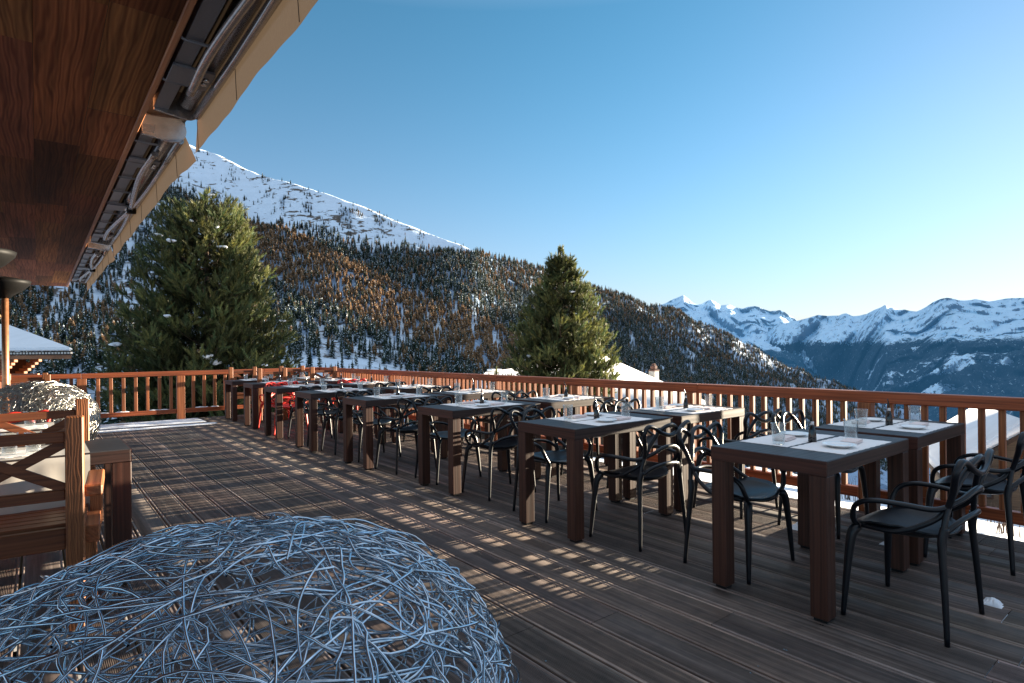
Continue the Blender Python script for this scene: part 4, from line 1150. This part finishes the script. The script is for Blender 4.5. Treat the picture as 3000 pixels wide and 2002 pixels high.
    for (p,d,f,_s) in outer[:17 if H>7 else (7 if H>3 else 1)]:
        sx=r.uniform(.06,.15)*(1.25 if p.z<zb+(ztop-zb)*.45 else .7)*(1 if H>3 else .4); b=B()
        for q in range(r.randint(1,3)):
            bmesh.ops.create_icosphere(b,subdivisions=3,radius=1.,matrix=Matrix.Translation(p+Vector((q*sx*.7,r.uniform(-.04,.04),.17+r.uniform(-.02,.02))))@Matrix.Rotation(r.random()*3,4,'Z')@Matrix.Diagonal((sx*r.uniform(.8,1.4),sx*.9,sx*r.uniform(.35,.55),1)))
        for v in b.verts: v.co+=Vector((noise.noise(v.co*9),noise.noise(v.co*9+Vector((3,3,3))),noise.noise(v.co*9+Vector((7,7,7)))))*.03
        for f_ in b.faces: f_.smooth=True
        obj('snow_clump',b,M['snow'],t)
    return t
m,nt,b=mat('pine_needles'); at=N(nt,'ShaderNodeAttribute'); at.attribute_name='tint'; L(nt,at.outputs['Color'],b.inputs['Base Color'])
b.inputs['Roughness'].default_value=.55; b.inputs['Specular IOR Level'].default_value=.25
tr_=N(nt,'ShaderNodeBsdfTranslucent'); hs=N(nt,'ShaderNodeHueSaturation',Saturation=1.1,Value=1.6); L(nt,at.outputs['Color'],hs.inputs['Color']); L(nt,hs.outputs[0],tr_.inputs['Color'])
ms=N(nt,'ShaderNodeMixShader',Fac=.25); L(nt,b.outputs[0],ms.inputs[1]); L(nt,tr_.outputs[0],ms.inputs[2]); L(nt,ms.outputs[0],nt.nodes['Material Output'].inputs[0]); M['needle']=m
def crown_prof(axpx,D,rows):
    out=[]
    for py,hw in rows: out.append((bearing(axpx,py,D).z,hw*D/F))
    return sorted(out)
D=19.; p=bearing(606,900,D)
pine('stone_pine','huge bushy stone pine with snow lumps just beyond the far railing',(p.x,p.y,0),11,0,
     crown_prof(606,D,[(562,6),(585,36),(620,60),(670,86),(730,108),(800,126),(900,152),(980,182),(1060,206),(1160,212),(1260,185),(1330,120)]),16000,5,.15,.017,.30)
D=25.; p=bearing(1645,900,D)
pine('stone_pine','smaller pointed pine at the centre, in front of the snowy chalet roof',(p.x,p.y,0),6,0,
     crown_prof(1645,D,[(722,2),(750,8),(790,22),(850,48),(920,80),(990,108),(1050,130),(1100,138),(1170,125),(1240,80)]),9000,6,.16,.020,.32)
def sapling(px,py,D,h,label,seed):
    p=bearing(px,py,D); pine('young_pine',label,(p.x,p.y,p.z-h),h,0,[(0,h*.28),(h*.4,h*.24),(h*.8,h*.10),(h,.03)],300,seed,.14,.02,.25)
sapling(1455,1075,30,1.7,'young pine between the white chimney and the second pine',31)
sapling(1493,1098,30,1.0,'tiny young pine beside the base of the second pine',32)
# dry grass tufts in the snow seen through the railing at the right
def grass(px,py,D,n,h,seed,label):
    r=random.Random(seed); p=bearing(px,py,D); z=GZ(p.x,p.y); b=B()
    for i in range(n):
        a=r.random()*6.28; q=r.random()*.25; x,y=q*math.cos(a),q*math.sin(a); l=h*r.uniform(.6,1.2); tx,ty=r.uniform(-.35,.35)*l,r.uniform(-.35,.35)*l
        tube(b,[(x,y,-.05),(x+tx*.4,y+ty*.4,l*.6),(x+tx,y+ty,l)],[.006,.004,.001],4)
    o=obj('dry_shrub',b,M['bark']); o.location=(p.x,p.y,z); tag(o,label,'shrub')
grass(2935,1430,9.,26,.40,1,'dry twiggy shrub poking out of the snow at the far right behind the railing')
grass(2770,1440,9.5,22,.35,2,'dry shrub poking out of the snow in front of the timber hut')
grass(2480,1370,13.,24,.5,3,'dry shrub in the snow seen between balusters beside the nearest tables')

# ================================================================== LIGHT
SUN_AZ=R(95.5); SUN_EL=R(4.5)
w=bpy.data.worlds.new('World'); sc.world=w; w.use_nodes=True; nt=w.node_tree
bg=nt.nodes['Background']; sky=nt.nodes.new('ShaderNodeTexSky'); sky.sky_type='NISHITA'; sky.sun_disc=False
sky.sun_elevation=R(11.); sky.sun_rotation=SUN_AZ; sky.altitude=1500; sky.air_density=1.; sky.dust_density=0.; sky.ozone_density=3.5
sun_dir=Vector((math.sin(SUN_AZ)*math.cos(SUN_EL),math.cos(SUN_AZ)*math.cos(SUN_EL),math.sin(SUN_EL)))
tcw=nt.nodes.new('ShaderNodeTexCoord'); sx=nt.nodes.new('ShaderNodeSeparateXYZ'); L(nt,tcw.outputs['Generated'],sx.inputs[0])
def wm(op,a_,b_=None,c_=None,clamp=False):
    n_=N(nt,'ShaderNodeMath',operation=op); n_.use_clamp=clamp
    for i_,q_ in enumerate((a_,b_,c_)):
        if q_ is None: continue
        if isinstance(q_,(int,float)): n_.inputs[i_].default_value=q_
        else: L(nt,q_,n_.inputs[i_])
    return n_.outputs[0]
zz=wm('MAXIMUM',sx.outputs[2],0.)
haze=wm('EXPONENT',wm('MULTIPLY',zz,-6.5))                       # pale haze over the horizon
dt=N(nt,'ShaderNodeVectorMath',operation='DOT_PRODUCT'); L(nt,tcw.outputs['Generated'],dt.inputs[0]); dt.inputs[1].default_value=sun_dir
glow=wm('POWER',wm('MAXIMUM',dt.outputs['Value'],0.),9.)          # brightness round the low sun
sky_fill=wm('SMOOTH_MIN',wm('MULTIPLY',wm('MAXIMUM',wm('SUBTRACT',zz,.50),0.),3.2),1.,.2)   # added overhead brightness outside the view, fills the shade with light
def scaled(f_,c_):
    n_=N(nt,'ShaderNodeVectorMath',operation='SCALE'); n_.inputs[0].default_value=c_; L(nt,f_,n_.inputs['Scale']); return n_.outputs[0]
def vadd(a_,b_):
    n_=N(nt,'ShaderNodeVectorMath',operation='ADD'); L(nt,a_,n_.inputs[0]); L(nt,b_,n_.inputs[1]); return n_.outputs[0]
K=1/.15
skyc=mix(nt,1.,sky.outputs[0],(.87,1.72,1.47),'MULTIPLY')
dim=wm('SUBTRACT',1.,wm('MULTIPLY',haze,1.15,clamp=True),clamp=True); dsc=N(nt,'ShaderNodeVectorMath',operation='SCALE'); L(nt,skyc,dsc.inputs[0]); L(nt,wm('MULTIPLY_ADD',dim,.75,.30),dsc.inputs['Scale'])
tot=vadd(vadd(dsc.outputs[0],scaled(haze,(.76*K,.33*K,.44*K))),vadd(scaled(glow,(.36*K,.14*K,.08*K)),scaled(sky_fill,(.76*K,.72*K,.71*K))))
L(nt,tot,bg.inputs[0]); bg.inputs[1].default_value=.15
sd=bpy.data.lights.new('sun','SUN'); so=bpy.data.objects.new('sun',sd); COL.objects.link(so)
sd.energy=36.; sd.angle=R(.5); sd.color=(1.,.85,.64)
dirv=Vector((math.sin(SUN_AZ)*math.cos(SUN_EL),math.cos(SUN_AZ)*math.cos(SUN_EL),math.sin(SUN_EL)))
so.rotation_euler=dirv.to_track_quat('Z','Y').to_euler()
sc.view_settings.view_transform='Standard'; sc.view_settings.look='None'; sc.view_settings.exposure=0; sc.view_settings.gamma=1
